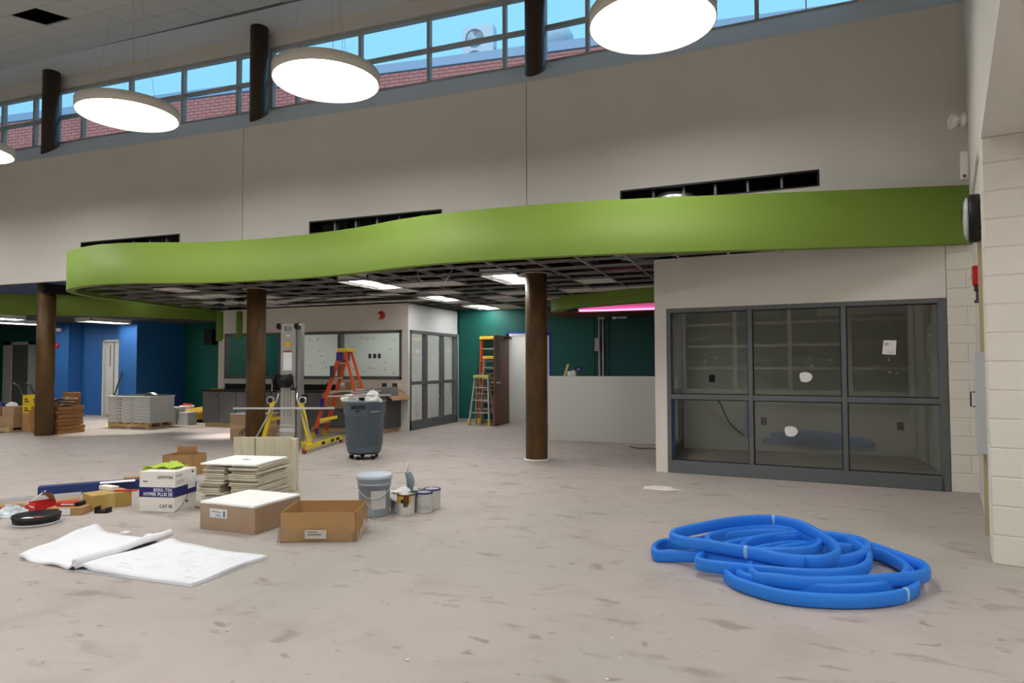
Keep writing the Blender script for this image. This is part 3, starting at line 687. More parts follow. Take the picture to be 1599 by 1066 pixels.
fb = thing('fire_alarm', 'red fire alarm strobe on the office wall above the window', 'alarm', (-7.70,OY,2.42)); MB().lathe([(0,0),(.09,0),(.09,.03),(.06,.07),(0,.07)], 20, Matrix.Translation((0,0,.08)) @ Matrix.Rotation(PI/2,4,'X')).build('body', RED, fb); MB().box((-.06,-.09,.02),(.0,-.06,.10), b=.006).build('strobe', PLASTW, fb)
for i, x in enumerate((-7.62,-7.36,-10.55,-9.05)):
    o = thing('wall_outlet', ['right double outlet left of','','',''][i] if 0 else ['dark wall outlet above the cardboard, left of the pair','dark wall outlet above the cardboard, right of the pair','dark wall outlet behind the black counter near the column','dark wall outlet under the mullion left of the orange ladder'][i], 'outlet', (x,OY,.98)); MB().box((-.06,-.012,-.04),(.06,0,.04), b=.003).build('plate', mat('outlet_dark',(60,60,60),.5), o)
# counter
for i in range(5):
    x = -12.12+i*.985
    t = thing('base_cabinet', ['grey two-door base cabinet at the left end with blue sticker','grey base cabinet left of the middle column','grey base cabinet behind the middle column and lift','grey base cabinet behind the orange ladder','grey base cabinet at the right end behind the trash bin'][i], 'cabinet', (x,11.86,0), 0, 'office counter cabinets')
    MB().box((0,.02,.1),(.98,.58,.82)).build('body', CABD, t); MB().box((.03,.06,0),(.95,.5,.1)).build('toe_kick', WOOD, t)
    for k in (0,1): MB().box((.006+.49*k,0,.105),(.484+.49*k,.02,.815), b=.003).build('door', CAB, t)
    if i == 0: MB().cyl((.42,-.004,.72),(.42,0,.72),.025,n=12).build('blue_sticker', NAVY, t)
ct = thing('countertop', 'black countertop with backsplash along the office wall', 'countertop', (-12.12,11.84,.82)); MB().box((.0,0,0),(3.4,.61,.035), b=.004).build('slab', BLACK, ct); MB().box((.12,.58,.035),(3.4,.605,.16)).build('backsplash', BLACK, ct)
for i, x in enumerate((-11.75,-10.75,-9.75)): tag(MB().box((-.18,-.04,0),(.18,.04,.03), b=.004).build('wood_batten', DOORW, loc=(x,11.92,.857), rz=.03), ['short wood batten on black counter near its left end','short wood batten on black counter just left of column','short wood batten on black counter right of column'][i], 'wood')
o = MB(); o.sheet(lambda u,v: (-8.72+1.75*u, 11.72+.7*v, .875+.012*math.sin(u*9)-(max(0,u-.86)**1.3)*2.4), 26, 4, .012); tag(o.build('cardboard_sheet', CARD), 'brown cardboard sheet on right counter with bent-down end', 'cardboard')
tag(MB().box((-8.74,11.80,.50),(-7.9,11.845,.83)).build('cardboard_flap', CARD), 'brown cardboard flap hanging on cabinet front behind ladder', 'cardboard')
for i, (x, sz, mt, nm, lb) in enumerate(((-8.55,(.12,.1,.12),WHITE,'small_cup','small white cup on counter left of the orange ladder'),(-8.32,(.16,.12,.2),CARD,'small_carton','small brown carton standing on counter left of the orange ladder'))):
    o = thing(nm, lb, 'cup' if i == 0 else 'box', (x,12.2,.889))
    if i == 0: MB().lathe([(0,0),(.05,0),(.062,.14),(.056,.14),(.046,.01),(0,.01)], 20).build('body', WHITE, o)
    else: MB().box((-.08,-.06,0),(.08,.06,.16), b=.004).build('body', CARD, o); MB().add([(-.08,.06,.16),(.08,.06,.16),(.1,.1,.25),(-.06,.1,.25)],[(0,1,2,3)]).build('flap', CARD, o)

# ------------------------------------------------------------------ left background: blue walls, second bulkhead
wl = struct('wall_blue', label='blue painted wall with pilasters and doorways at far left')
MB().box((-20.4,13.60,0),(-19.05,13.75,3.1)).box((-19.05,13.62,0),(-17.62,13.75,3.1)).box((-17.62,13.62,2.16),(-16.74,13.75,3.1)).box((-16.74,13.62,0),(-16.3,13.75,3.1)).box((-16.44,13.6,0),(-16.3,15,3.1)).build('wall_panel', BLUE, wl)
MB().box((-19.30,13.24,0),(-18.52,13.62,3.1)).build('pilaster', BLUE, wl)
MB().box((-16.74,13.40,0),(-16.06,13.62,3.1)).build('pilaster', BLUE, wl)
MB().box((-16.3,13.62,0),(-16.07,15.0,3.1)).build('return_wall', BLUE, wl)
MB().box((-27,14.4,0),(-20.2,14.55,3.1)).box((-20.4,13.6,0),(-20.25,14.5,3.1)).build('teal_panel', TEAL, wl)
d2 = struct('door_2', (-17.18,13.62,0), 0, 'pale door in the blue recess'); MB().box((-.44,-.03,0),(-.38,.1,2.16)).box((.38,-.03,0),(.44,.1,2.16)).box((-.44,-.03,2.1),(.44,.1,2.16)).build('frame', WHITEG, d2); MB().box((-.38,.04,.01),(.38,.085,2.1), b=.003).build('leaf', WHITEG, d2)
MB().box((-.07,.03,.02),(-.05,.045,2.1)).box((-.22,.03,1.4),(-.2,.045,2.0)).build('edge_strip', mat('dark_strip',(90,88,84),.5), d2)
d3 = struct('door_3', (-22.35,14.4,0), 0, 'doorway in the teal wall at far left behind the column'); MB().box((-.75,-.06,0),(-.35,.0,2.2)).box((-.75,-.06,2.1),(.75,.0,2.2)).box((.45,-.06,0),(.75,0,2.2)).build('frame', WHITEG, d3); MB().box((-.35,-.03,0),(.45,-.005,2.1)).build('opening_panel', mat('dim_grey',(110,112,110),.7), d3)
al = thing('fire_alarm', 'red fire alarm strobe on the blue pilaster right of leftmost column', 'alarm', (-18.98,13.24,2.0)); MB().lathe([(0,0),(.08,0),(.08,.03),(.05,.06),(0,.06)], 20, Matrix.Rotation(PI/2,4,'X')).build('body', RED, al); MB().box((-.07,-.08,-.03),(-.0,-.05,.05), b=.006).build('strobe', PLASTW, al)
e2 = thing('emergency_light', 'white emergency light on the blue pilaster above red alarm', 'light', (-18.95,13.24,2.46)); MB().box((-.14,-.07,-.04),(.14,0,.05), b=.015).build('body', PLASTW, e2); MB().cyl((.1,-.05,0),(.16,-.11,-.01),.045,.05).build('lamp_head', PLASTW, e2)
tag(MB().tube([(-16.55,13.36,1.25),(-16.75,13.1,.02)], .018, 8).build('floor_squeegee', BLACK), 'dark pole leaning against the blue pilaster', 'pole')
sp = thing('wall_speaker', 'dark box speaker high on teal wall left of the office', 'speaker', (-14.95,15,2.02)); MB().box((-.16,-.2,0),(.16,0,.45), b=.01).build('cabinet', BLACK, sp); MB().box((-.14,-.206,.02),(.14,-.2,.43)).build('grille', mat('grille',(30,36,40),.8), sp)
# blue ceiling + second green band
smesh('trim_3', MB().prism([(-28,9.09),(-12.0,9.09),(-12.35,10.2),(-12.7,11.5),(-12.7,15.2),(-28,15.2)],3.09,3.14), BLUECEIL, 'dusk blue painted soffit under the upper wall at left')
b2 = thing('soffit_band', 'dark lime-green bulkhead band at far left in front of blue walls', 'bulkhead', (-15,11,2.62))
Q = catmull([(-5.2,-5.0,0),(-2.6,-2.0,0),(-.94,-.55,0),(-.2,.05,0),(.5,.75,0),(.95,1.5,0),(1.22,2.3,0),(1.35,3.2,0),(1.4,4.0,0)], 6)
Q2 = offset(Q, .1)
def fq(A, za, B, zb): 
    n = len(A); return [p+Vector((0,0,za)) for p in A]+[p+Vector((0,0,zb)) for p in B], [(i,i+1,n+i+1,n+i) for i in range(n-1)]
mb = MB(); mb.add(*fq(Q,0,Q,.47), smooth=True); mb.add(*fq(Q2,0,Q2,.47), smooth=True); mb.add(*fq(Q,0,Q2,0)); mb.build('fascia', GREEN, b2)
poly = [(p.x-15,p.y+11) for p in Q2]+[(-28,15.0),(-28,6.5)]
cq = smesh('ceiling_rear', MB().prism(poly[::1], 2.66, 2.69), mat('dark_ceiling',(70,70,70),.9), 'dark lower ceiling at far left')
troffer('lit troffer at far left edge above the stacked boxes', -17.6, 9.9, z=2.56, ln=1.2, grp='rear left troffers')
troffer('lit troffer at far left just left of the leftmost column', -19.2, 11.4, z=2.56, grp='rear left troffers')
troffer('lit troffer in front of the blue walls', -16.6, 12.0, z=2.56, ln=1.2, grp='rear left troffers')
for x, y, lb, e in ((-15.0,10.42,'small round lit downlight in the blue soffit beside the leftmost column',25),(-13.96,11.76,'small round downlight washing the dark green bulkhead at far left',260)):
    dl = thing('downlight', lb, 'light', (x,y,3.088), 0, 'blue soffit downlights'); MB().lathe([(.08,-.004),(.10,-.008),(.10,.0),(.08,.0)], 24).build('trim_ring', PLASTW, dl); MB().lathe([(0,-.002),(.08,-.002),(.08,.0),(0,.0)], 24).build('lens', DOWNEM, dl)
    ld = bpy.data.lights.new('downlight_beam','SPOT'); ld.energy = e; ld.spot_size = R(80); ld.spot_blend = .12; ld.shadow_soft_size = .03; ld.color = (1,.95,.8)
    lo = bpy.data.objects.new('downlight_beam', ld); C.objects.link(lo); lo.parent = dl; lo.location = (0,0,-.015)

# green cylinder pendants
for i, (x, y, lb) in enumerate(((-10.42,10.60,'leftmost green cylinder pendant, cable only just visible behind'),(-10.24,10.45,'green cylinder pendant left of the middle column'),(-9.90,10.62,'green cylinder pendant touching the middle column edge'))):
    if i == 0: y = 11.3; x = -11.1
    t = thing('cylinder_pendant', lb, 'lamp', (x,y,1.95), 0, 'green cylinder pendants')
    MB().lathe([(.058,0),(.062,0),(.062,.56),(0,.57),(0,.55),(.058,.55),(.058,0)], 28).build('shade', mat('olive_green_shade',(96,124,44),.6), t)
    MB().cyl((0,0,.56),(0,0,.79),.006,n=6).build('cord', BLACK, t); MB().lathe([(0,.77),(.10,.77),(.10,.815),(0,.815)], 24).build('canopy', BLACK, t)
    MB().lathe([(0,.2),(.04,.2),(.04,.3),(0,.3)], 16).build('bulb_holder', PLASTW, t)
    ld = bpy.data.lights.new('cylinder_lamp_bulb','SPOT'); ld.energy = 130; ld.spot_size = R(62); ld.spot_blend = .5; ld.shadow_soft_size = .03; ld.color = (1,.93,.92)
    lo = bpy.data.objects.new('cylinder_lamp_bulb', ld); C.objects.link(lo); lo.parent = t; lo.location = (0,0,.19)
MB().prism([(-.09,-.09),(.08,-.1),(.09,.08),(-.06,.1)],0,.002,Matrix.Rotation(PI/2,4,'X')).build('paper_tag', PLASTW, w5, loc=(-11.18,.045,1.72), rot=(0,.6,0))

# ------------------------------------------------------------------ outside: brick parapet and rooftop units
BR_A = math.atan2(16.8-15.0, 19.5)
bw = struct('wall_brick', (-26,14.79,0), BR_A, 'red brick parapet wall of the neighbouring block seen through the clerestory')
BL, BH, TOP = .305, .1016, 9.8
MB().box((0,.03,5.9),(32,.3,TOP)).build('mortar_bed', BRICKM, bw)
MB().box((-.2,-.05,TOP),(32,.4,TOP+.26), b=.01).build('coping', COPING, bw)
bm_ = MB().box((0,0,0),(BL-.02,.06,BH-.018), b=.003).mesh('brick'); bm_.materials.append(BRICK)
rest = MB(); allb = []
for r in range(18):
    z = TOP-(r+1)*BH
    for c in range(100):
        x = 1.0+c*BL+(BL/2 if r % 2 else 0)
        if x < 28: allb.append((r, x, z))
def bscore(q):
    r, x, z = q; lim = 9 if x < 16 else (6 if x < 21 else 3)
    return (0 if r < lim and x > 2 else 1, abs(x-9)*.35+r)
allb.sort(key=bscore)
for i, (r, x, z) in enumerate(allb):
    if i < 300: link('brick', bm_, bw, loc=(x,0,z))
    else: rest.box((x,0,z),(x+BL-.02,.05,z+BH-.018))
rest.build('bricks_beyond', BRICK, bw)['kind'] = 'stuff'
smesh('roof_2', MB().box((0,.3,9.75),(32,9,9.98)), MATS['roof_membrane'], 'flat roof of the neighbouring block behind its brick parapet', loc=(-26,14.79,0), rz=BR_A)
ac = thing('air_conditioner', 'white two-fan condenser unit on the roof behind the brick parapet', 'air conditioner', (-8.0,18.6,10.45), R(8))
MB().box((-.5,-.2,0),(.5,.2,1.45), b=.03).build('cabinet', ACU, ac)
for z in (.38,1.06):
    MB().lathe([(0,0),(.29,0),(.29,.015),(.25,.02),(.25,.0)], 28, Matrix.Translation((-.12,-.2,z)) @ Matrix.Rotation(PI/2,4,'X')).build('fan_grille', ACG, ac)
    MB().lathe([(0,0),(.06,0),(.05,.03),(0,.03)], 20, Matrix.Translation((-.12,-.21,z)) @ Matrix.Rotation(PI/2,4,'X')).build('fan_hub', ACU, ac)
MB().box((.5,-.15,.3),(.51,.15,.75)).build('side_louvre', ACG, ac)
MB().box((-.5,-.22,-.47),(.5,.22,.0)).build('roof_stand', ACG, ac)
dv = thing('roof_vent', 'pale dome-shaped roof exhaust behind the nearest column top', 'vent', (-5.6,18.6,10.4), 0)
MB().lathe([(0,1.05),(.3,1.03),(.52,.92),(.6,.75),(.6,.6),(.45,.35),(.35,.3),(.35,-.3),(0,-.3)], 32).build('dome', ACU, dv); MB().lathe([(.36,.0),(.42,0),(.42,.18),(.36,.18)], 32).build('collar', ACG, dv)

# ------------------------------------------------------------------ blue foam tube coil
HP = [(-0.221,4.529,0.046),(-0.164,4.401,0.046),(-0.039,4.296,0.046),(0.12,4.227,0.046),(0.325,4.235,0.046),(0.532,4.304,0.046),(0.718,4.428,0.046),(0.839,4.58,0.046),(0.889,4.734,0.046),(0.899,5.041,0.046),(0.836,5.27,0.046),(0.724,5.404,0.046),(0.49,5.453,0.046),(0.199,5.403,0.046),(-0.043,5.153,0.046),(-0.167,4.883,0.046),(-0.183,4.638,0.049),(-0.084,4.412,0.066),(0.07,4.335,0.074),(0.282,4.332,0.074),(0.493,4.391,0.074),(0.661,4.506,0.074),(0.797,4.713,0.066),(0.872,4.922,0.066),(0.862,5.115,0.066),(0.769,5.291,0.074),(0.578,5.319,0.082),(0.324,5.28,0.082),(0.085,5.038,0.082),(-0.063,4.625,0.09),(-0.038,4.367,0.098),(0.071,4.325,0.107),(0.23,4.324,0.107),(0.444,4.401,0.107),(0.665,4.53,0.107),(0.866,4.687,0.098),(0.968,4.839,0.09),(0.982,5.011,0.082),(0.926,5.125,0.082),(0.818,5.303,0.082),(0.662,5.501,0.082),(0.475,5.558,0.082),(0.176,5.462,0.082),(-0.096,5.266,0.082),(-0.323,4.941,0.082),(-0.405,4.657,0.082),(-0.362,4.581,0.082),(-0.215,4.536,0.09),(0.007,4.503,0.098),(0.216,4.455,0.115),(0.423,4.503,0.123),(0.562,4.604,0.131),(0.639,4.8,0.131),(0.665,5.054,0.123),(0.627,5.315,0.115),(0.524,5.523,0.107),(0.303,5.578,0.098),(-0.015,5.516,0.09),(-0.291,5.329,0.082),(-0.516,5.14,0.066),(-0.686,5.144,0.049),(-0.742,4.98,0.046),(-0.705,4.826,0.046),(-0.58,4.844,0.049),(-0.379,4.801,0.074),(-0.185,4.71,0.098),(0.007,4.6,0.123),(0.224,4.599,0.139),(0.42,4.683,0.148),(0.583,4.854,0.148),(0.675,5.077,0.148),(0.672,5.277,0.139),(0.58,5.441,0.123),(0.408,5.54,0.107),(0.176,5.472,0.098),(-0.016,5.319,0.09),(-0.114,5.117,0.09),(-0.117,4.953,0.098),(0.009,4.908,0.107),(0.18,4.908,0.123),(0.317,4.985,0.131),(0.385,5.163,0.131),(0.345,5.403,0.123),(0.207,5.567,0.115),(0.013,5.596,0.107),(-0.21,5.421,0.107),(-0.353,5.206,0.107),(-0.366,4.999,0.115),(-0.252,4.829,0.131),(-0.087,4.703,0.152),(0.077,4.597,0.164),(0.233,4.549,0.172),(0.368,4.59,0.18),(0.454,4.745,0.18),(0.458,4.956,0.18),(0.396,5.213,0.18),(0.286,5.489,0.18),(0.141,5.613,0.18),(-0.014,5.605,0.18),(-0.224,5.448,0.18),(-0.424,5.231,0.172),(-0.574,5.047,0.164),(-0.61,4.935,0.156),(-0.538,4.839,0.156),(-0.362,4.764,0.164),(-0.195,4.682,0.172),(-0.038,4.599,0.18),(0.121,4.522,0.18),(0.243,4.522,0.172)]
pts = catmull(HP, 7)
ho = thing('foam_tube_coil', 'coil of bright blue foam tubing lying on the concrete floor', 'tubing', (.15,4.9,0))
pts = [p-Vector((.15,4.9,0)) for p in pts]
MB().tube(pts, .021, 12, ry=.043, power=3.0, up=(0,0,1)).build('tube', HOSE, ho)
for j in (len(pts)-76, len(pts)-18, 45):
    MB().tube(pts[j:j+2], .0214, 12, ry=.0434, power=3.0, up=(0,0,1)).build('tape_mark', HOSEMARK, ho)

# ------------------------------------------------------------------ boxes helper
def carton(name, label, cat, loc, rz, sx, sy, sz, mt, open_top=False, group=None, wall=.006):
    t = thing(name, label, cat, loc, rz, group); a, b = sx/2, sy/2
    if not open_top: MB().box((-a,-b,0),(a,b,sz), b=.003).build('carton_body', mt, t)
    else: MB().box((-a,-b,0),(a,b,wall)).box((-a,-b,0),(a,-b+wall,sz)).box((-a,b-wall,0),(a,b,sz)).box((-a,-b,0),(-a+wall,b,sz)).box((a-wall,-b,0),(a,b,sz)).build('carton_body', mt, t)
    return t
FRONT = lambda x, y, z: Matrix.Translation((x,y,z)) @ Matrix.Rotation(PI/2,4,'X')
SIDE = lambda x, y, z: Matrix.Translation((x,y,z)) @ Matrix.Rotation(PI/2,4,'Z') @ Matrix.Rotation(PI/2,4,'X')
# cable carton with print
t = carton('cable_carton', 'white cable carton with navy stripe and printed lettering', 'box', (-5.515,4.985,0), R(12.5), .375,.34,.385, BOXW)
MB().box((-.1885,-.1715,.140),(.1885,.1715,.235)).build('navy_stripe', NAVY, t)
yf = -.1719
text('lettering','LEVITON',.040,PRINTK,t,FRONT(.165,yf+.0014,.318),'RIGHT',.0012)
text('lettering','BERK-TEK',.046,PRINTW,t,FRONT(.165,yf,.194),'RIGHT',.0004); text('lettering','HYPER PLUS 5E',.046,PRINTW,t,FRONT(.165,yf,.153),'RIGHT',.0012)
text('lettering','CAT 5E',.042,PRINTK,t,FRONT(.165,yf+.0014,.04),'RIGHT',.0012)
MB().box((-.15,-.1706,.285),(-.10,-.1702,.295)).build('small_print', PRINTK, t)
xf = .1879
text('lettering','LEVITON',.024,PRINTK,t,SIDE(xf,-.155,.335)); 
MB().box((xf,-.15,.29),(xf+.0005,-.02,.294)).box((xf,-.15,.275),(xf+.0005,-.03,.279)).box((xf,-.15,.26),(xf+.0005,-.06,.263)).box((xf,.09,.34),(xf+.0005,.12,.36)).build('small_print', PRINTK, t)
MB().box((xf,.03,.19),(xf+.0022,.15,.33)).build('white_label', PAPER, t)
MB().box((xf,.0,.06),(xf+.0005,.035,.085)).build('small_print', PRINTK, t)
MB().tube([(xf+.001,-.17,.0),(xf+.001,-.06,.04),(xf+.001,.02,.12),(xf+.001,.04,.18)], .003, 6).build('blue_cable', NAVY, t)
lc = MB(); lc.sheet(lambda u,v: (-5.80+.36*u+.04*math.sin(6*v), 4.90+.20*v+.07*u, .393+.022*abs(math.sin(7*u+3*v))+.035*math.exp(-((u-.55)**2)*30)*v - (.06*(1-u/.12) if u < .12 else 0)), 22, 14, .006); tag(lc.build('safety_vest', LIME), 'lime green cloth vest crumpled on top of the white cable carton', 'cloth')
t = carton('open_carton', 'small open brown carton standing behind the white cable carton', 'box', (-7.05,6.62,0), R(12), .42,.3,.26, CARD, True)
MB().box((-.21,.14,.26),(.08,.146,.34)).build('flap', CARD, t); MB().box((-.10,-.152,.14),(-.0,-.15,.19)).build('label', PAPER, t); MB().box((.08,-.152,.08),(.10,-.15,.16)).build('print', PRINTK, t)
t = carton('flat_carton', 'flattened brown carton on floor right of the cable carton', 'box', (-6.20,6.55,0), R(25), .5,.35,.11, CARD)
MB().add([(-.25,-.175,.11),(.25,-.175,.11),(.32,-.36,.16),(-.2,-.36,.16)],[(0,1,2,3)]).build('flap', CARD, t)
def crumple(name, label, loc, sx, sy, sz, mt, seed, cat='bag', n=14):
    rr = random.Random(seed); ph = [rr.uniform(0,6.3) for _ in range(6)]
    mb = MB(); vs = []; N, K2 = 20, 10
    for i in range(N):
        for j in range(K2+1):
            t = 2*PI*i/N; p = PI/2*j/K2
            k = 1+.14*math.sin(3*t+ph[0]+2*p)+.10*math.sin(5*t+ph[1]-3*p)+.08*math.sin(7*p+ph[2]+t)+rr.uniform(-.05,.05)
            vs.append((sx*k*math.cos(t)*math.cos(p), sy*k*math.sin(t)*math.cos(p), max(0,sz*k*math.sin(p))))
    mb.add(vs, [(i*(K2+1)+j, ((i+1)%N)*(K2+1)+j, ((i+1)%N)*(K2+1)+j+1, i*(K2+1)+j+1) for i in range(N) for j in range(K2)])
    return tag(mb.build(name, mt, loc=loc), label, cat)
BAG = mat('crinkled_plastic', (206,216,222), .25, spec=.7)
crumple('plastic_bag', 'crumpled clear plastic bag on floor beside the tile stack', (-5.52,5.62,0), .16,.12,.10, BAG, 1)
crumple('plastic_bag', 'crumpled clear plastic bag at the left edge by the black tray', (-6.62,4.22,0), .16,.12,.09, BAG, 2)
crumple('plastic_bag', 'clear plastic wrap bunched behind the taped carton', (-6.05,5.35,0), .16,.10,.11, BAG, 4)
gc = MB(); gc.sheet(lambda u,v: (-5.40+.2*u, 5.33+.07*v+.03*math.sin(5*u), .012+.02*abs(math.sin(6*u+3*v))), 14, 6, .006); tag(gc.build('lime_rag', LIME), 'small lime green rag on floor left of the tile stack', 'cloth')
# taped carton and items on it
t = carton('taped_carton', 'brown carton wrapped in shiny tape beside the red boxes', 'box', (-6.17,4.84,0), R(-20), .27,.36,.145, CARDY)
MB().box((-.136,-.04,.0),(.136,.03,.1462)).build('tape_band', mat('clear_tape',(196,168,104),.25), t)
t = carton('white_carton', 'slim white carton lying on the taped brown carton', 'box', (-6.25,4.92,.147), R(-8), .22,.08,.04, BOXW)
tag(MB().box((-.11,-.025,0),(.11,.025,.012), b=.004).build('red_strap', RED, loc=(-6.02,4.93,.147), rz=.5), 'red strap end lying on the taped carton', 'strap')
t = carton('red_carton', 'open red carton with brown flap among the floor clutter', 'box', (-6.50,4.42,0), R(-15), .16,.17,.11, REDC, True)
MB().add([(-.06,.085,.11),(.08,.085,.11),(.20,.02,.20),(.04,-.03,.21)],[(0,1,2,3)]).build('flap', CARD, t); MB().box((-.065,-.0858,.062),(.05,-.085,.074)).build('white_print', PRINTW, t)
t = carton('red_carton', 'flat red carton with white lettering and black end lying on brown box', 'box', (-6.22,4.50,.075), R(22), .22,.10,.035, REDC)
MB().box((.07,-.051,.0),(.112,.051,.0355)).build('black_end', BLACK, t); MB().box((-.06,-.0508,.011),(.06,-.05,.024)).build('white_print', PRINTW, t)
t = carton('shallow_carton', 'low brown carton with red and white end panels under the red carton', 'box', (-6.20,4.47,0), R(28), .32,.16,.072, CARD)
MB().box((-.14,-.081,.005),(-.05,-.08,.067)).build('red_panel', REDC, t); MB().box((-.05,-.081,.005),(.05,-.08,.067)).build('white_panel', PAPER, t)
o = thing('black_bracket', 'small black metal bracket on floor before taped carton', 'bracket', (-5.94,4.62,0), R(20)); MB().box((-.06,-.04,0),(.06,.04,.025), b=.003).box((-.06,-.04,0),(-.045,.04,.06)).box((.045,-.04,0),(.06,.04,.05)).build('body', BLACK, o)
# black tray
o = thing('round_tray', 'shallow round black tray holding scraps on the floor', 'tray', (-6.10,4.10,0)); MB().lathe([(0,.045),(.174,.045),(.18,.085),(.188,.085),(.172,.0),(0,.0)], 40).build('bowl', BLACK, o); MB().lathe([(.168,.0),(.176,.004),(.178,.02),(.172,.02)], 40).build('base_ring', GREYM, o)
tag(MB().box((-.07,-.02,0),(.07,.02,.012), b=.003).build('scrap_packet', ORANGE, loc=(-6.05,4.12,.046), rz=.4), 'orange scrap packet lying in the black tray', 'scrap')
tag(MB().box((-.06,-.03,0),(.06,.03,.008), b=.002).build('scrap_packet', PAPER, loc=(-6.14,4.06,.046), rz=.2), 'white scrap packet lying in the black tray', 'scrap')
# long cartons and rails
t = carton('long_carton', 'long navy blue carton lying behind the red boxes', 'box', (-7.02,5.30,0), R(50), .95,.13,.11, NAVYBOX)
MB().box((-.4755,-.05,.01),(-.4745,.05,.09)).build('torn_end', CARD, t)
t = carton('long_carton', 'second navy blue carton lying flat behind the first', 'box', (-7.30,5.44,0), R(50), .8,.12,.06, NAVYBOX)
t = carton('long_carton', 'long brown carton ending behind the white cable carton', 'box', (-6.72,5.95,0), R(50), .75,.12,.11, CARD)
t = carton('paper_stack', 'white paper sheets lying on the navy carton', 'paper', (-6.75,5.42,.112), R(50), .34,.12,.008, PAPER)
for i, (x, y, ln, mt, lb) in enumerate(((-7.3,4.72,1.1,GREYM,'long grey metal rail on floor at left edge'),(-7.05,4.62,.95,WOOD,'long wood strip on floor at left edge'),(-6.85,4.50,.8,RED,'long dark red strip on floor near the red boxes'))):
    tag(MB().box((-ln/2,-.05,0),(ln/2,.05,.012)).box((-ln/2,-.05,.012),(ln/2,-.04,.03 if i == 0 else .02)).box((-ln/2,.04,.012),(ln/2,.05,.03 if i == 0 else .02)).build('metal_rail' if i == 0 else 'wood_strip', mt, loc=(x,y,0), rz=R(52)), lb, 'rail' if i == 0 else 'strip')
tag(MB().cyl((0,0,.01),(.06,.20,.15),.006,n=8).build('white_stick', PLASTW, loc=(-6.85,4.45,0)), 'thin white stick leaning on the floor clutter', 'stick')
tag(MB().box((-.12,-.09,0),(.12,.09,.006)).build('paper_sheet', PAPER, loc=(-5.80,5.12,0), rz=.4), 'white paper on floor between taped carton and cable carton', 'paper')

# blueprint set
bp = thing('blueprint_set', 'open set of large white construction drawings on the floor', 'drawings', (-4.4,3.55,0))
def leafL(u, v):
    A = Vector((-5.09,3.30)); B = Vector((-5.36,4.07)); Cc = Vector((-4.46,4.02)); D = Vector((-4.42,3.24))
    p = (A*(1-v)+B*v)*(1-u)+(D*(1-v)+Cc*v)*u
    z = .018+.045*math.exp(-((u-.97)/.07)**2)+.05*math.exp(-((u-.06)/.09)**2)*(.2+.8*v)*1.2+.012*math.sin(9*u+2)*(1-v)+.006*math.sin(11*v)
    return (p.x+4.4, p.y-3.55, z)
def leafR(u, v):
    A = Vector((-4.44,3.25)); B = Vector((-4.42,3.98)); Cc = Vector((-3.40,3.95)); D = Vector((-3.41,3.27))
    p = (A*(1-v)+B*v)*(1-u)+(D*(1-v)+Cc*v)*u
    z = .020+.028*math.exp(-((u-.07)/.06)**2)+.006*math.sin(8*u)+.006*math.sin(7*v+u*4)
    return (p.x+4.4, p.y-3.55, z)
MB().sheet(leafL, 40, 14, .014).build('left_sheets', PAPER, bp)
MB().sheet(leafR, 40, 14, .016).build('right_sheets', PAPER, bp)
MB().sheet(lambda u,v: (leafR(u,v)[0]+.012, leafR(u,v)[1]-.012, .006), 10, 4, .005).build('under_sheet', mat('grey_paper',(206,206,212),.8), bp)
MB().tube([Vector(leafL(.985,v/8))+Vector((0,0,.006)) for v in range(9)]+[Vector(leafL(.985,1))+Vector((.005,.05,.01))], .028, 12).build('rolled_edge', PAPER, bp)
ink = MB(); rr = random.Random(11)
def inkline(u0, v0, u1, v1, wd=.006, n=6):
    a = [Vector(leafR(u0+(u1-u0)*k/n, v0+(v1-v0)*k/n))+Vector((0,0,.0012)) for k in range(n+1)]
    dirv = (a[-1]-a[0]).normalized(); nrm = Vector((-dirv.y,dirv.x,0))*wd/2
    ink.add([p+nrm for p in a]+[p-nrm for p in a], [(i,i+1,n+2+i,n+1+i) for i in range(n)])
for k in range(46):
    u, v = rr.uniform(.18,.88), rr.uniform(.12,.86); L = rr.uniform(.04,.22)
    if rr.random() < .5: inkline(u, v, min(.93,u+L*.7), v, rr.choice((.003,.005)))
    else: inkline(u, v, u, min(.93,v+L), rr.choice((.003,.005)))
for q in (((.12,.05,.95,.05)),((.12,.95,.95,.95)),((.95,.05,.95,.95)),((.86,.05,.86,.95))): inkline(*q, .003)
ink.build('drawing_lines', INK, bp)
for x, y in ((-4.98,4.03),(-4.72,4.03)): MB().box((x+4.4,y-3.55,.03),(x+4.46,y-3.50,.034)).build('torn_tab', PAPER, bp)

# ------------------------------------------------------------------ carton of tiles, open carton, tile stacks, board
t = carton('tile_carton', 'film-wrapped brown carton topped with a white ceiling tile', 'box', (-4.25,4.73,0), R(-1), .60,.57,.215, CARD2)
MB().box((-.19,-.2865,.11),(-.0,-.285,.185)).build('shipping_label', PAPER, t); text('lettering','3905',.034,PRINTK,t,FRONT(-.13,-.287,.118)); MB().box((-.17,-.2872,.155),(-.06,-.2866,.160)).box((-.17,-.2872,.165),(-.09,-.2866,.168)).box((-.04,-.2872,.12),(-.02,-.2866,.17)).build('label_print', PRINTK, t)
MB().box((-.303,-.288,.002),(.303,.288,.2165)).build('film_wrap', FILM, t)
pln = MB()
pln.box((-.30,-.29,0),(.30,.28,.022), b=.005)
tag(pln.build('ceiling_tile', TILEW, loc=(-4.25,4.73,.2175), rz=R(-2)), 'white ceiling tile lying on the film-wrapped carton', 'tile', 'loose ceiling tiles')
t = carton('open_carton', 'large shallow open brown carton with clear film around its base', 'box', (-3.41,4.66,0), R(22), .60,.48,.235, CARD, True)
fw_ = MB(); N = 60
per = [(-.31,-.25),(.31,-.25),(.31,.25),(-.31,.25)]
vs = []; 
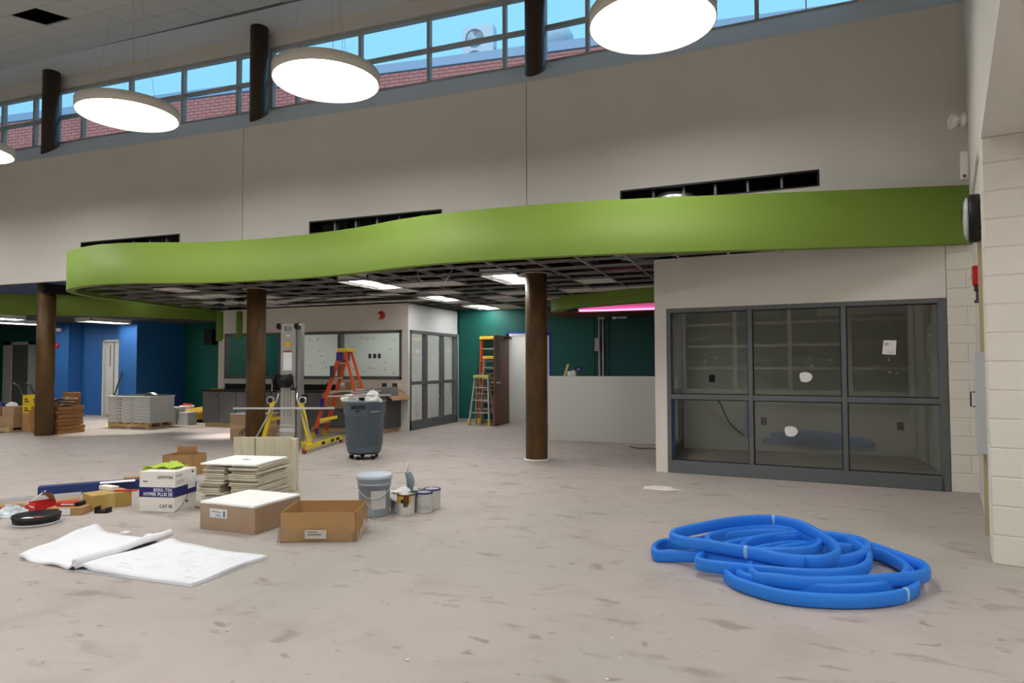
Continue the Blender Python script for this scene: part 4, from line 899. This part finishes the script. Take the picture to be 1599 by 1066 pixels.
for i in range(N):
    s = i/N*4; k = int(s); f = s-k; a = per[k]; b = per[(k+1)%4]; x = a[0]+(b[0]-a[0])*f; y = a[1]+(b[1]-a[1])*f
    w1 = .004*math.sin(i*2.1)+.002*math.sin(i*5.3); h = .085+.035*math.sin(i*.55+1)+.02*math.sin(i*1.7)
    vs += [(x*1.03+w1*(x and x/abs(x)), y*1.03+w1*(y and y/abs(y)), .0), (x*1.012, y*1.012, h*.6), (x*1.006, y*1.006, h)]
fw_.add(vs, [(3*i+q, 3*((i+1)%N)+q, 3*((i+1)%N)+q+1, 3*i+q+1) for i in range(N) for q in (0,1)], smooth=True).build('film_skirt', FILM, t)
MB().box((-.10,-.256,.03),(.07,-.252,.10)).build('shipping_label', mat('dull_label',(196,192,184),.6), t); MB().box((-.08,-.257,.06),(.03,-.256,.066)).box((-.08,-.257,.08),(.0,-.256,.085)).build('label_print', PRINTK, t)
MB().box((.28,-.2415,.0),(.284,-.24,.075)).build('slit', BLACK, t)
MB().add([(.303,.1,.235),(.303,.22,.235),(.36,.24,.12),(.34,.16,.06)],[(0,1,2,3)]).build('film_corner', FILM, t)
pl = {}
SA = R(9)
def plank(wd):
    if wd not in pl:
        me = MB().box((-wd/2,-.29,0),(wd/2,.29,.017), b=.004).mesh('ceiling_tile_plank'); me.materials.append(TILEB); pl[wd] = me
    return pl[wd]
rr = random.Random(21)
def splace(u, v): return (-4.93+u*math.cos(SA)-v*math.sin(SA), 5.42+u*math.sin(SA)+v*math.cos(SA))
for side, u0, n, wd in (('left',-.175,20,.24),('right',.14,21,.30)):
    z = 0
    for k in range(n):
        du = rr.uniform(-.02,.02); dv = rr.uniform(-.025,.025)
        if side == 'left': du += -.09 if k < 3 else (-.05 if 8 <= k < 12 else 0)
        x, y = splace(u0+du, dv); o = link('ceiling_tile', plank(wd), None, loc=(x,y,z), rz=SA+rr.uniform(-.03,.03))
        tag(o, 'cream ceiling tile edge-up in the %s pile before the leaning board' % side if 0 else 'cream-edged ceiling tile in the %s-hand pile beside the leaning board' % side, 'tile', '%s pile of ceiling tiles' % side); z += .0205
tt = thing('ceiling_tile', 'white ceiling tile with a small hole lying across both tile piles', 'tile', (*splace(0,-.03),.4315), SA, 'loose ceiling tiles')
MB().box((-.31,-.29,0),(.30,.29,.02), b=.006).build('panel', TILEW, tt); MB().box((-.03,-.02,.0195),(.04,.03,.0206)).build('cutout', mat('hole_brown',(120,100,76),.8), tt)
bo = thing('leaning_board', 'pale wooden board with side plank standing behind the tile piles', 'board', (-5.26,6.06,0), R(20.5))
MB().box((-.36,0,0),(.30,.022,.60), b=.002).build('panel', TANW if 0 else mat('whitewashed_wood',(214,206,180),.7,noise=.08,scale=3,stretch=(8,8,1)), bo); MB().box((.30,-.05,0),(.37,.03,.585), b=.003).build('side_plank', MATS['whitewashed_wood'], bo); MB().box((-.12,-.003,.05),(-.11,0,.59)).build('crack', mat('crack_brown',(110,96,70),.8), bo)

# ------------------------------------------------------------------ pail and paint cans
p = thing('plastic_pail', 'grey lidded plastic pail with wire handle beside the open carton', 'bucket', (-3.42,5.42,0))
MB().lathe([(0,0),(.132,0),(.138,.01),(.148,.29),(.16,.292),(.16,.305),(.150,.308),(.152,.325),(.16,.327),(.16,.338),(.15,.34),(.152,.36),(0,.36)], 40).build('body', PAIL, p)
MB().lathe([(.150,.345),(.166,.345),(.166,.378),(.158,.385),(.148,.378),(.14,.372),(0,.372)], 40).build('lid', PAILLID, p)
MB().tube([(.16*math.cos(a), .16*math.sin(a), .31-.13*math.sin((a+2.5)/2.9*PI)) for a in [-2.5+2.9*k/16 for k in range(17)]], .004, 6).build('wire_handle', GREYM, p)
lab = [( .1485*math.cos(a), .1485*math.sin(a)) for a in [R(-70)+R(55)*k/8 for k in range(9)]]
MB().add([(x,y,.08) for x,y in lab]+[(x*1.035,y*1.035,.25) for x,y in lab], [(i,i+1,10+i,9+i) for i in range(8)], smooth=True).build('paper_label', mat('grey_label',(196,198,196),.7), p)
def can(label, x, y, r=.083, h=.19, rz=0, body=CAN, rim=CHROME, lid=None):
    t = thing('paint_can', label, 'paint can', (x,y,0), rz, 'open paint cans beside the pail')
    MB().lathe([(0,0),(r,0),(r+.002,.004),(r,.01),(r,h-.012),(r+.003,h-.006),(r+.003,h),(r-.012,h),(r-.012,h-.02),(r-.006,h-.03)], 36).build('body', body, t)
    MB().lathe([(r+.003,h-.012),(r+.0045,h-.006),(r+.003,h+.001),(r-.012,h+.001),(r-.012,h-.004)], 36).build('rim', rim, t)
    MB().lathe([(0,h-.03),(r-.006,h-.03)], 36).build('paint_surface', lid or PAPER, t)
    return t
def wrap(t, r, a0, a1, z0, z1, nm, mt):
    n = 10; P = [(r*math.cos(R(a0+(a1-a0)*k/n)), r*math.sin(R(a0+(a1-a0)*k/n))) for k in range(n+1)]
    MB().add([(x,y,z0) for x,y in P]+[(x,y,z1) for x,y in P], [(i,i+1,n+2+i,n+1+i) for i in range(n)], smooth=True).build(nm, mt, t)
ca = can('paint can with yellow label and brown drip at the front', -3.16,5.56, rim=DRIP)
wrap(ca,.0845,-150,-25,.115,.175,'yellow_label',GOLD); wrap(ca,.086,-78,-50,.08,.182,'paint_drip',DRIP); wrap(ca,.086,-50,-42,.10,.182,'paint_drip',DRIP); wrap(ca,.0855,-95,-78,.115,.15,'badge',BLACK)
for z in (.105,.09,.075,.06,.045): wrap(ca,.0848,-150,-132,z,z+.005,'label_print',PRINTK)
cbn = can('paint can draped with a white rag beside the pail', -3.305,5.66)
for z in (.10,.085,.07,.055,.04): wrap(cbn,.0848,-150,-80,z,z+.005,'label_print',PRINTK)
rg = MB(); rg.sheet(lambda u,v: (-3.41+.24*u, 5.53+.2*v, .205+.02*math.sin(7*u+4*v)-.10*max(0,abs(u-.5)*2-.72)**1.2*2-.09*max(0,.3-v)*2.5), 18, 14, .006); tag(rg.build('white_rag', RAG), 'white paint rag draped over a can next to the pail', 'rag')
cc = can('paint can with blue rim and teal drip at right', -3.04,5.70, r=.08, rim=NAVY, lid=CAN); wrap(cc,.082,-150,-115,.15,.185,'teal_drip',TEALPAINT); wrap(cc,.0805,-120,-20,.03,.075,'paper_label',mat('grey_label2',(188,188,186),.7))
can('paint can with navy rim hidden behind the rightmost can', -3.05,5.88, body=CAN, rim=NAVY)
can('teal-lidded paint can behind the yellow-labelled can', -3.19,5.775, rim=TEALPAINT, lid=TEALPAINT)
br = thing('paint_brush_pouch', 'teal smeared plastic pouch with brush handle standing behind the cans', 'brush', (-3.22,5.775,.162)); MB().sheet(lambda u,v: (-.05+.10*v*(1-.6*abs(u-.55))-.03*u, .012*math.sin(5*v+3*u), .02+.17*u), 12, 6, .012).build('pouch', mat('teal_film',(124,144,148),.3), br); MB().tube([(-.045,0,.18),(-.05,0,.24),(-.035,0,.29)], .012, 8).build('brush_handle', PLASTW, br)
cn = thing('caulk_nozzle', 'white caulk nozzle standing in the teal-lidded can', 'nozzle', (-3.175,5.775,.162)); MB().cyl((0,0,0),(0,0,.05),.028,.022).cyl((0,0,.05),(0,0,.13),.008,.004).build('nozzle', PLASTW, cn)

# ------------------------------------------------------------------ trash bin
tb = thing('trash_bin', 'round grey plastic trash bin on wheeled dolly, heaped with scraps', 'bin', (-5.62,8.62,0), R(-30))
MB().lathe([(0,.105),(.235,.105),(.255,.12),(.29,.66),(.305,.665),(.315,.85),(.325,.855),(.325,.875),(.30,.875),(.27,.2),(0,.2)], 48).build('bin_body', BIN, tb)
for s in (-1,1): MB().tube([(s*.305,-.07,.70),(s*.375,-.07,.72),(s*.375,.07,.72),(s*.305,.07,.70)], .022, 8).build('handle', BIN, tb)
MB().lathe([(0,.085),(.23,.085),(.24,.105),(0,.105)], 32).build('dolly', BLACK, tb)
for k in range(5):
    a = 2*PI*k/5+.3; x, y = .19*math.cos(a), .19*math.sin(a)
    cs = MB().box((x-.02,y-.02,.055),(x+.02,y+.02,.09)).build('caster', CHROME, tb); MB().cyl((x-.014,y,.035),(x+.014,y,.035),.035,n=16).build('wheel', RUBBER, cs)
tdir = math.atan2(-8.62, 5.62)-R(-30)
text('lettering','BRUTE',.070,BLACK,tb, Matrix.Rotation(tdir-.30,4,'Z') @ Matrix.Translation((.318,0,.765)) @ Matrix.Rotation(PI/2,4,'Z') @ Matrix.Rotation(PI/2,4,'X'),'CENTER',.0035)
MB().box((.3155,-.03,.722),(.317,.03,.742), Matrix.Rotation(tdir-.33,4,'Z')).build('small_print', BLACK, tb)
rr = random.Random(9); bx0, by0 = -5.62, 8.62
SCR = [('metal_scrap',GREYM,'bent light grey metal scrap sticking out of the trash bin, left side'),('metal_scrap',STEEL,'long bright metal stud piece lying across the trash bin'),('metal_scrap',mat('grey_track',(120,124,126),.4,.5),'perforated grey track piece standing at the back of trash bin'),('foam_piece',BLACK,'black foam offcut in the trash bin heap'),('tile_scrap',TILEB,'pinkish tile offcut in the trash bin heap')]
specs = [((-.24,.10,.90),(.30,.03,.02),.3,.12),((.02,-.17,.955),(.95,.05,.02),.32,-.02),((.10,.22,.99),(.62,.02,.14),.34,-.06),((.0,.02,.90),(.26,.10,.03),.32,.0),((.05,-.02,.93),(.30,.12,.015),.36,.0)]
for (nm, mt, lb), (lo, sz, rz, ry) in zip(SCR, specs):
    a, b, c = [q/2 for q in sz]; tag(MB().box((-a,-b,-c),(a,b,c), b=.003).build(nm, mt, loc=(bx0+lo[0],by0+lo[1],lo[2]), rot=(.05,ry,rz)), lb, 'scrap')
for k in range(4):
    a = .16+.03*k; tag(MB().box((-a,-.018,-.007),(a,.018,.007)).build('metal_scrap', (GREYM,CHROME,STEEL,CHROME)[k], loc=(bx0-.06+.03*k, by0-.05+.05*k, .965+.022*k), rot=(.05,(-.06,.05,-.03,.06)[k],(-.5,.1,.7,1.1)[k])), '%s shiny metal offcut in the middle of the trash bin heap' % ('lowest','second lowest','third lowest','topmost')[k], 'scrap', 'metal offcuts in the bin')
crumple('plastic_bag', 'crumpled white plastic bag hanging over the right rim of trash bin', (-5.43,8.56,.86), .12,.11,.15, RAG, 8)
crumple('plastic_bag', 'white plastic sheet bunched at the left of the bin heap', (-5.80,8.52,.87), .15,.12,.09, RAG, 18)

# ------------------------------------------------------------------ ladders
def ladder(label, loc, rz, H, spread, wb_, wt_, n, rail, step, cap, foot, rear=None, top_frac=.5, rot=None):
    t = thing('step_ladder', label, 'ladder', loc, rz, 'step ladders'); rear = rear or rail
    tx = spread*top_frac
    def bar(p, q, wx, wy, nm, mt):
        p, q = Vector(p), Vector(q); d = (q-p).normalized(); s = Vector((0,1,0)); s = (s-d*s.dot(d)).normalized(); e = d.cross(s)
        vs = [c+e*wx/2*i+s*wy/2*j for c in (p,q) for i, j in ((-1,-1),(1,-1),(1,1),(-1,1))]
        return MB().add(vs, [(0,3,2,1),(4,5,6,7),(0,1,5,4),(1,2,6,5),(2,3,7,6),(3,0,4,7)]).build(nm, mt, t)
    for s in (-1,1):
        bar((0,s*wb_/2,.02),(tx-.03,s*wt_/2,H-.06),.075,.03,'front_rail',rail); bar((spread,s*wb_/2*.95,.02),(tx+.05,s*wt_/2*.95,H-.06),.05,.025,'rear_rail',rear)
        MB().box((-.05,s*wb_/2-.025,0),(.05,s*wb_/2+.025,.12), b=.004).build('foot', foot, t)
        bar((tx*.5,s*(wb_+wt_)/4-.02*s,H*.52),(spread-(spread-tx)*.5,s*(wb_+wt_)/4-.02*s,H*.52),.02,.004,'spreader',CHROME)
    for k in range(1, n+1):
        f = k/(n+1); w_ = wb_+(wt_-wb_)*f-.03; x = tx*f; MB().box((x-.05,-w_/2,H*f-.0125),(x+.05,w_/2,H*f+.0125), b=.003).build('step', step, t)
    for k in (1, 2):
        f = k/3.2; w_ = (wb_+(wt_-wb_)*f)*.95-.02; x = spread-(spread-tx)*f; MB().box((x-.012,-w_/2,H*f-.012),(x+.012,w_/2,H*f+.012)).build('rear_brace', step, t)
    MB().box((tx-.10,-wt_/2-.03,H-.07),(tx+.12,wt_/2+.03,H), b=.008).build('top_cap', cap, t)
    return t
la = ladder('orange fibreglass step ladder with yellow cap behind the lift', (-8.12,10.86,0), R(10), 1.74, 1.10, .50, .30, 5, ORANGE, LADALU, YPLAST, YPLAST)
NB = mat('ladder_navy_print',(52,44,120),.6)
for s in (-1,1): MB().box((.44,s*.165-.02,1.50),(.56,s*.165+.02,1.66)).build('navy_sticker', NB, la)
MB().box((.045,-.2695,.10),(.115,-.265,.2)).build('navy_sticker', NB, la)
for z, f in ((.55,.0),(1.18,1)):
    x = .55*(z/1.74); MB().box((x-.02,-.245+.055*z/1.0*.1-.03,z),(x+.045,-.205,z+.22)).build('warning_label', PRINTK if f else NB, la)
ladder('short aluminium step ladder in front of the brown door', (-6.10,14.12,0), R(94), 1.17, .42, .50, .32, 3, LADALU, LADALU, mat('cream_cap',(206,194,120),.5), YPLAST)
ladder('taller aluminium step ladder half hidden by the brown door', (-6.0,14.62,0), R(92), 1.62, .10, .55, .36, 5, LADALU, LADALU, YPLAST, YPLAST)
ladder('tall orange fibreglass ladder folded behind the aluminium ladders', (-6.09,14.83,0), R(92), 2.1, .06, .64, .50, 6, ORANGE, LADALU, YPLAST, YPLAST)

# ------------------------------------------------------------------ material lift
li = thing('material_lift', 'yellow and aluminium crank material lift beside the middle column', 'lift', (-7.42,9.12,0), R(14))
MB().box((-.14,-.05,.06),(.12,.05,2.10), b=.004).build('outer_mast', STEEL, li)
MB().box((.125,.0,.06),(.20,.13,2.13), b=.004).build('inner_mast', mat('mast_alu',(150,150,150),.4,.6), li)
for x in (-.065,.0,.045): MB().box((x-.004,-.054,.55),(x+.004,-.05,1.02)).build('mast_groove', mat('groove_grey',(110,110,110),.5), li)
MB().box((-.145,-.056,.30),(.125,-.05,.36)).build('mast_strap', GREYM, li); MB().box((-.145,-.056,.40),(.125,-.05,.42)).build('mast_strap', GREYM, li)
MB().box((-.145,-.06,2.085),(.20,.13,2.11)).build('top_plate', GREYM, li)
for x in (-.17,.14): MB().cyl((x-.035,-.03,2.07),(x+.035,-.03,2.07),.05,n=16).build('top_roller', BLACK, li)
MB().tube([(-.05,-.06,2.06),(-.05,-.075,2.0),(.03,-.075,2.0),(.03,-.06,2.06)], .012, 6).build('shackle', CHROME, li)
MB().box((-.06,-.0525,1.73),(.02,-.05,1.81)).build('yellow_sticker', YELLOW, li)
mb = MB().box((-.09,-.0525,1.33),(.06,-.05,1.66)).build('instruction_label', PAPER, li); MB().box((-.09,-.0535,1.63),(.06,-.0525,1.66)).build('label_header', mat('header_orange',(170,70,40),.6), mb)
for k in range(7): MB().box((-.08,-.0532,1.36+.036*k),(.05,-.0525,1.363+.036*k)).build('label_line', GREYM, mb)
MB().box((-.04,-.0525,1.90),(.02,-.05,1.925)).build('white_sticker', PAPER, li)
MB().cyl((-.16,-.14,1.17),(.06,-.14,1.17),.085,n=24).cyl((-.19,-.14,1.17),(-.16,-.14,1.17),.11,n=24).cyl((.06,-.14,1.17),(.08,-.14,1.17),.10,n=24).box((-.10,-.2,1.04),(.05,-.05,1.14), b=.01).build('winch_drum', BLACK, li)
MB().tube([(.08,-.14,1.12),(.13,-.14,1.10),(.15,-.16,1.02)], .014, 8).build('winch_crank', BLACK, li); MB().cyl((.10,-.16,1.02),(.19,-.16,1.02),.022,n=12).build('crank_grip', BLACK, li)
MB().tube([(-.19,-.14,1.17),(-.24,-.14,1.10),(-.24,-.14,.98)], .010, 8).build('brake_lever', CHROME, li)
# base
MB().box((-.17,-.13,.10),(.15,-.05,.17), b=.005).build('front_crossbar', YELLOW, li)
for s, nm in ((-1,'l'),(1,'r')):
    lg = MB().box((s*.50-.03,-.55,.06),(s*.50+.03,1.10,.13), b=.004).build('base_leg', YELLOW, li)
    for y in (-.52,1.06):
        cs = MB().box((s*.50-.03,y-.03,.09),(s*.50+.03,y+.03,.14)).cyl((s*.50,y,.05),(s*.50,y,.1),.02,n=10).build('caster', CHROME, lg); MB().cyl((s*.50-.02,y,.05),(s*.50+.02,y,.05),.05,n=20).build('wheel', mat('red_wheel',(150,60,48),.6), cs)
    for y0 in (.1,.5,.75): MB().box((s*.50+.0305,y0,.07),(s*.50+.032,y0+.14,.12)).build('black_marking', BLACK, lg)
    MB().tube([(s*.42,-.10,.12),(s*.34,-.10,.40),(s*.24,-.09,.82)], .042, 4, smooth=False).build('yellow_brace', YELLOW, li)
    MB().tube([(s*.52,-.22,.13),(s*.17,-.08,.85),(s*.15,-.06,1.0)], .018, 10).build('support_tube', CHROME, li)
    MB().cyl((s*.28,-.12,.83),(s*.28,-.07,.83),.065,n=24).build('side_wheel', CHROME, li); MB().cyl((s*.28,-.125,.83),(s*.28,-.12,.83),.045,n=24).build('wheel_hub', BLACK, li)
    MB().box((s*.47-.02,.2,.45),(s*.47+.02,.9,.5)).build('fork_arm', YELLOW, li)
MB().box((-.5,.02,.07),(.5,.08,.13), b=.004).build('rear_crossbar', YELLOW, li)
for x in (.16,): MB().cyl((x-.03,-.22,.10),(x+.03,-.22,.10),.10,n=28).build('transport_wheel', RUBBER, li); MB().cyl((x+.03,-.22,.10),(x+.034,-.22,.10),.04,n=20).build('wheel_hub', CHROME, li)
MB().box((.13,.02,.88),(.30,.06,.92), b=.004).build('black_grip', BLACK, li)
tag(MB().cyl((-.85,0,0),(.85,0,0),.017,n=12).build('conduit_rod', GREYM, loc=(-7.38,8.93,.70), rz=R(18)), 'horizontal light grey conduit rod resting across the lift', 'rod')

# ------------------------------------------------------------------ boxes around the middle column
t = carton('plain_carton', 'brown taped carton standing behind the middle column', 'box', (-9.0,10.05,0), R(3), .66,.5,.50, CARD2)
MB().box((-.331,-.251,.22),(.331,.251,.30)).build('tape_band', mat('tan_tape',(200,168,126),.4), t); MB().box((-.34,-.255,.50),(.36,.26,.512)).build('white_sheet', PAPER, t)
mk = MB().tube([(-.12,-.2525,.12),(-.06,-.2525,.22),(-.05,-.2525,.10),(.0,-.2525,.26),(.02,-.2525,.16)], .008, 5).build('marker_scrawl', mat('marker_green',(60,76,56),.7), t)

# ------------------------------------------------------------------ far left: pallets, doors, cartons, flat file
pt = None
def pallet(label, loc, rz, sx, sy):
    t = thing('wood_pallet', label, 'pallet', loc, rz, 'wood pallets'); a, b = sx/2, sy/2
    for k in range(3): MB().box((-a,-b+(sy-.09)*k/2,.02),(a,-b+.09+(sy-.09)*k/2,.10)).build('stringer', WOOD, t)
    for k in range(6): MB().box((-a+(sx-.1)*k/5,-b,.10),(-a+.1+(sx-.1)*k/5,b,.118)).build('deck_board', WOOD, t)
    for k in range(3): MB().box((-a+(sx-.1)*k/2,-b,0),(-a+.1+(sx-.1)*k/2,b,.02)).build('deck_board', WOOD, t)
pallet('wood pallet under the grey flat-file cabinet', (-13.46,11.38,0), R(4), 1.16,.72)
ff = thing('flat_file_cabinet', 'light grey flat-file cabinet of wide shallow drawers on a pallet', 'cabinet', (-13.46,11.38,.118), R(4))
MB().box((-.60,-.36,0),(.60,.36,.60), b=.004).build('body', GREYM, ff)
for k in range(8):
    d_ = MB().box((-.585,-.375,.012+.070*k),(.585,-.36,.078+.070*k), b=.003).build('drawer', GREYM, ff)
    for x in (-.28,.12): MB().box((x-.06,-.382,.035+.070*k),(x+.06,-.375,.05+.070*k)).build('label_holder', mat('holder_grey',(150,150,150),.4), d_)
    MB().cyl((-.20,-.382,.045+.07*k),(-.20,-.375,.045+.07*k),.012,n=10).build('lock', PRINTK, d_)
MB().box((-.61,-.385,.575),(.61,.37,.605), b=.004).build('top_panel', GREYM, ff)
tag(MB().box((-.5,-.3,0),(.55,.3,.015), b=.004).build('black_mat', BLACK, loc=(-13.42,11.40,.724), rz=R(4)), 'black sheet lying on top of the grey flat-file cabinet', 'sheet')
o = MB(); o.sheet(lambda u,v: (-.12+.24*u, -.08+.16*v, .06*math.sin(PI*u)), 10, 3, .004); tag(o.build('folded_paper', PAPER, loc=(-13.08,11.30,.742), rz=.3), 'folded white paper on top of the grey flat-file cabinet', 'paper')
for i, (x, y, h) in enumerate(((-13.2,12.1,.42),(-12.88,12.15,.30))): carton('grey_carton', ['taller pale grey carton behind the flat-file cabinet','lower pale grey carton behind the flat-file cabinet'][i], 'box', (x,y,0), R(4), .3,.3,h, GREYM)
b_ = thing('white_pail', 'white printed pail with red tools on top near the teal wall', 'bucket', (-14.05,13.25,0)); MB().lathe([(0,0),(.15,0),(.17,.34),(.18,.345),(.18,.37),(.165,.37),(.14,.02),(0,.02)], 28).build('body', BOXW, b_); MB().box((-.05,-.168,.1),(.06,-.16,.22)).build('red_print', REDC, b_)
tag(MB().box((-.12,-.03,0),(.12,.03,.05), b=.01).build('red_tool', RED, loc=(-14.03,13.24,.372), rz=.4), 'red hand tool lying on the white pail', 'tool')
b_ = thing('white_pail', 'white pail half hidden behind the flat-file cabinet', 'bucket', (-14.45,13.2,0)); MB().lathe([(0,0),(.13,0),(.15,.30),(.16,.305),(.16,.32),(.145,.32),(.12,.02),(0,.02)], 28).build('body', BOXW, b_)
yb = thing('yellow_duffel', 'dark and yellow tool bag beside the left end of the counter', 'bag', (-13.15,12.75,0), R(15))
def duff(u, v):
    a = 2*PI*v; r = .17*(1+.08*math.sin(5*a+9*u)); return (-.4+.8*u, r*math.cos(a)*(.6+.6*math.sin(PI*u)**.5), .16+r*math.sin(a)*(.5+.5*math.sin(PI*u)**.5)+.08*u)
MB().sheet(duff, 16, 20).build('bag_body', mat('mustard_canvas',(178,140,24),.8), yb); MB().box((-.42,-.14,0),(.42,.14,.10), b=.03).build('bag_base', BLACK, yb)
# wooden doors pile
for k in range(7):
    z = .0+k*.082; rz = R(1+rr.uniform(-2,2)); dx = rr.uniform(-.03,.03)
    tag(MB().box((-.41,-.29,0),(.41,.29,.074), b=.004).build('wooden_slab', DOORW, loc=(-14.05+dx*.8+(.06 if k < 2 else 0),9.83+rr.uniform(-.025,.025),z), rz=rz), ['lowest oak slab of the pile beside the leftmost column','second lowest oak slab of the pile beside the leftmost column','third oak slab from the floor beside the leftmost column','middle oak slab of the pile beside the leftmost column','third oak slab from the top beside the leftmost column','second highest oak slab of the pile beside the leftmost column','topmost oak slab of the pile beside the leftmost column'][k], 'slab', 'oak slabs beside the column')
for k in range(4):
    o = MB(); ph = k; o.sheet(lambda u,v: (-.27+.54*u, -.15+.3*v, .015+.025*math.sin(6*u+ph)+.01*math.sin(5*v)), 12, 6, .012)
    tag(o.build('packing_sheet', mat('pinkish_foam',(206,186,172),.8), loc=(-13.92+.03*k,9.76,.605+.035*k), rz=.06*k), '%s pinkish packing sheet of the four piled on the oak slabs' % ('lowest','second lowest','third','topmost')[k], 'sheet', 'packing sheets on the slabs')
carton('small_carton', 'small brown carton on top of the oak slab pile', 'box', (-13.9,10.03,.575), R(2), .36,.14,.27, DOORW)
# cartons and yellow tins at far left
pallet('wood pallet under the brown cartons at the left edge', (-15.42,9.75,0), R(10), .84,.8)
for i, (x, y, z, sx, sy, sz) in enumerate(((-15.62,9.62,.12,.44,.4,.22),(-15.18,9.70,.12,.34,.4,.22),(-15.62,9.65,.345,.42,.38,.20),(-15.2,9.72,.345,.30,.36,.19))):
    carton('brown_carton', ['lower left brown carton on the far-left pallet','lower right brown carton on the far-left pallet','upper left brown carton on the far-left pallet','upper right brown carton on the far-left pallet'][i], 'box', (x,y,z), R(10), sx,sy,sz, CARD2)
for i, (x, y, z) in enumerate(((-14.86,9.86,.40),(-14.62,9.88,.40),(-14.86,9.86,.595),(-14.62,9.88,.595))):
    t = carton('yellow_carton', ['lower left yellow carton beside the leftmost column','lower right yellow carton beside the leftmost column','upper left yellow carton beside the leftmost column','upper right yellow carton beside the leftmost column'][i], 'box', (x,y,z), R(8), .225,.3,.19, mat('yellow_carton_print',(226,196,28),.6))
    MB().box((-.06,-.151,.04),(.06,-.1502,.07)).build('print', PRINTK, t); MB().box((-.06,-.151,.09),(.02,-.1502,.12)).build('print', PRINTK, t)
for i, x in enumerate((-14.86,-14.62)): carton('brown_carton', ['left brown carton under the yellow cartons','right brown carton under the yellow cartons'][i], 'box', (x,9.87,.0), R(8), .23,.32,.395, CARD)
o = thing('hand_tools', 'dark handled dolly frame leaning at the far left edge', 'dolly', (-16.4,10.6,0)); MB().tube([(-.3,0,1.0),(-.1,-.02,.95),(.15,0,.55),(.55,.05,.18)], .025, 8).build('handle_bar', RUBBER, o); MB().tube([(-.3,.3,1.0),(-.1,.28,.95),(.15,.3,.55),(.55,.35,.18)], .025, 8).build('handle_bar', RUBBER, o); MB().box((.3,-.02,.1),(.75,.4,.2), b=.01).build('base_plate', PRINTK, o); MB().cyl((.45,.0,.08),(.45,.38,.08),.08,n=16).build('wheels', RUBBER, o)
for i, (x, mt) in enumerate(((-15.74,REDC),(-15.50,NAVY),(-15.2,RAG))):
    crumple('loose_bag', ['small red packet on the far-left cartons','small blue packet on the far-left cartons','white crumpled bag on the far-left cartons'][i], (x,9.65,.545), .11,.1,.08, mt, 30+i)

# ------------------------------------------------------------------ floor debris
crumple('plaster_rubble', 'thin white scatter of plaster scraps on floor before the storefront', (-1.06,7.60,0), .20,.10,.035, mat('plaster',(214,208,200),.9), 41, 'rubble')
rr = random.Random(77); dm = MB()
for k in range(22):
    x, y = rr.uniform(-2.7,1.0), rr.uniform(2.4,7.0); s = rr.uniform(.005,.013); a = rr.uniform(0,3)
    dm.add([(x+s*math.cos(a+q)*(1.5 if j%2 else .8), y+s*math.sin(a+q), .0015+.002*j) for j, q in enumerate((0,1.6,3.1,4.7))], [(0,1,2,3)])
tag(dm.build('paper_flakes', PAPER), 'tiny white paper flakes scattered over the concrete', 'debris', None, 'stuff')
tag(MB().tube(catmull([(-2.1,11.3,.01),(-1.9,11.1,.01),(-1.7,11.15,.012),(-1.5,11.0,.01)],6), .008, 6).build('floor_cable', BLACK), 'short black cable on floor before the low partition', 'cable')
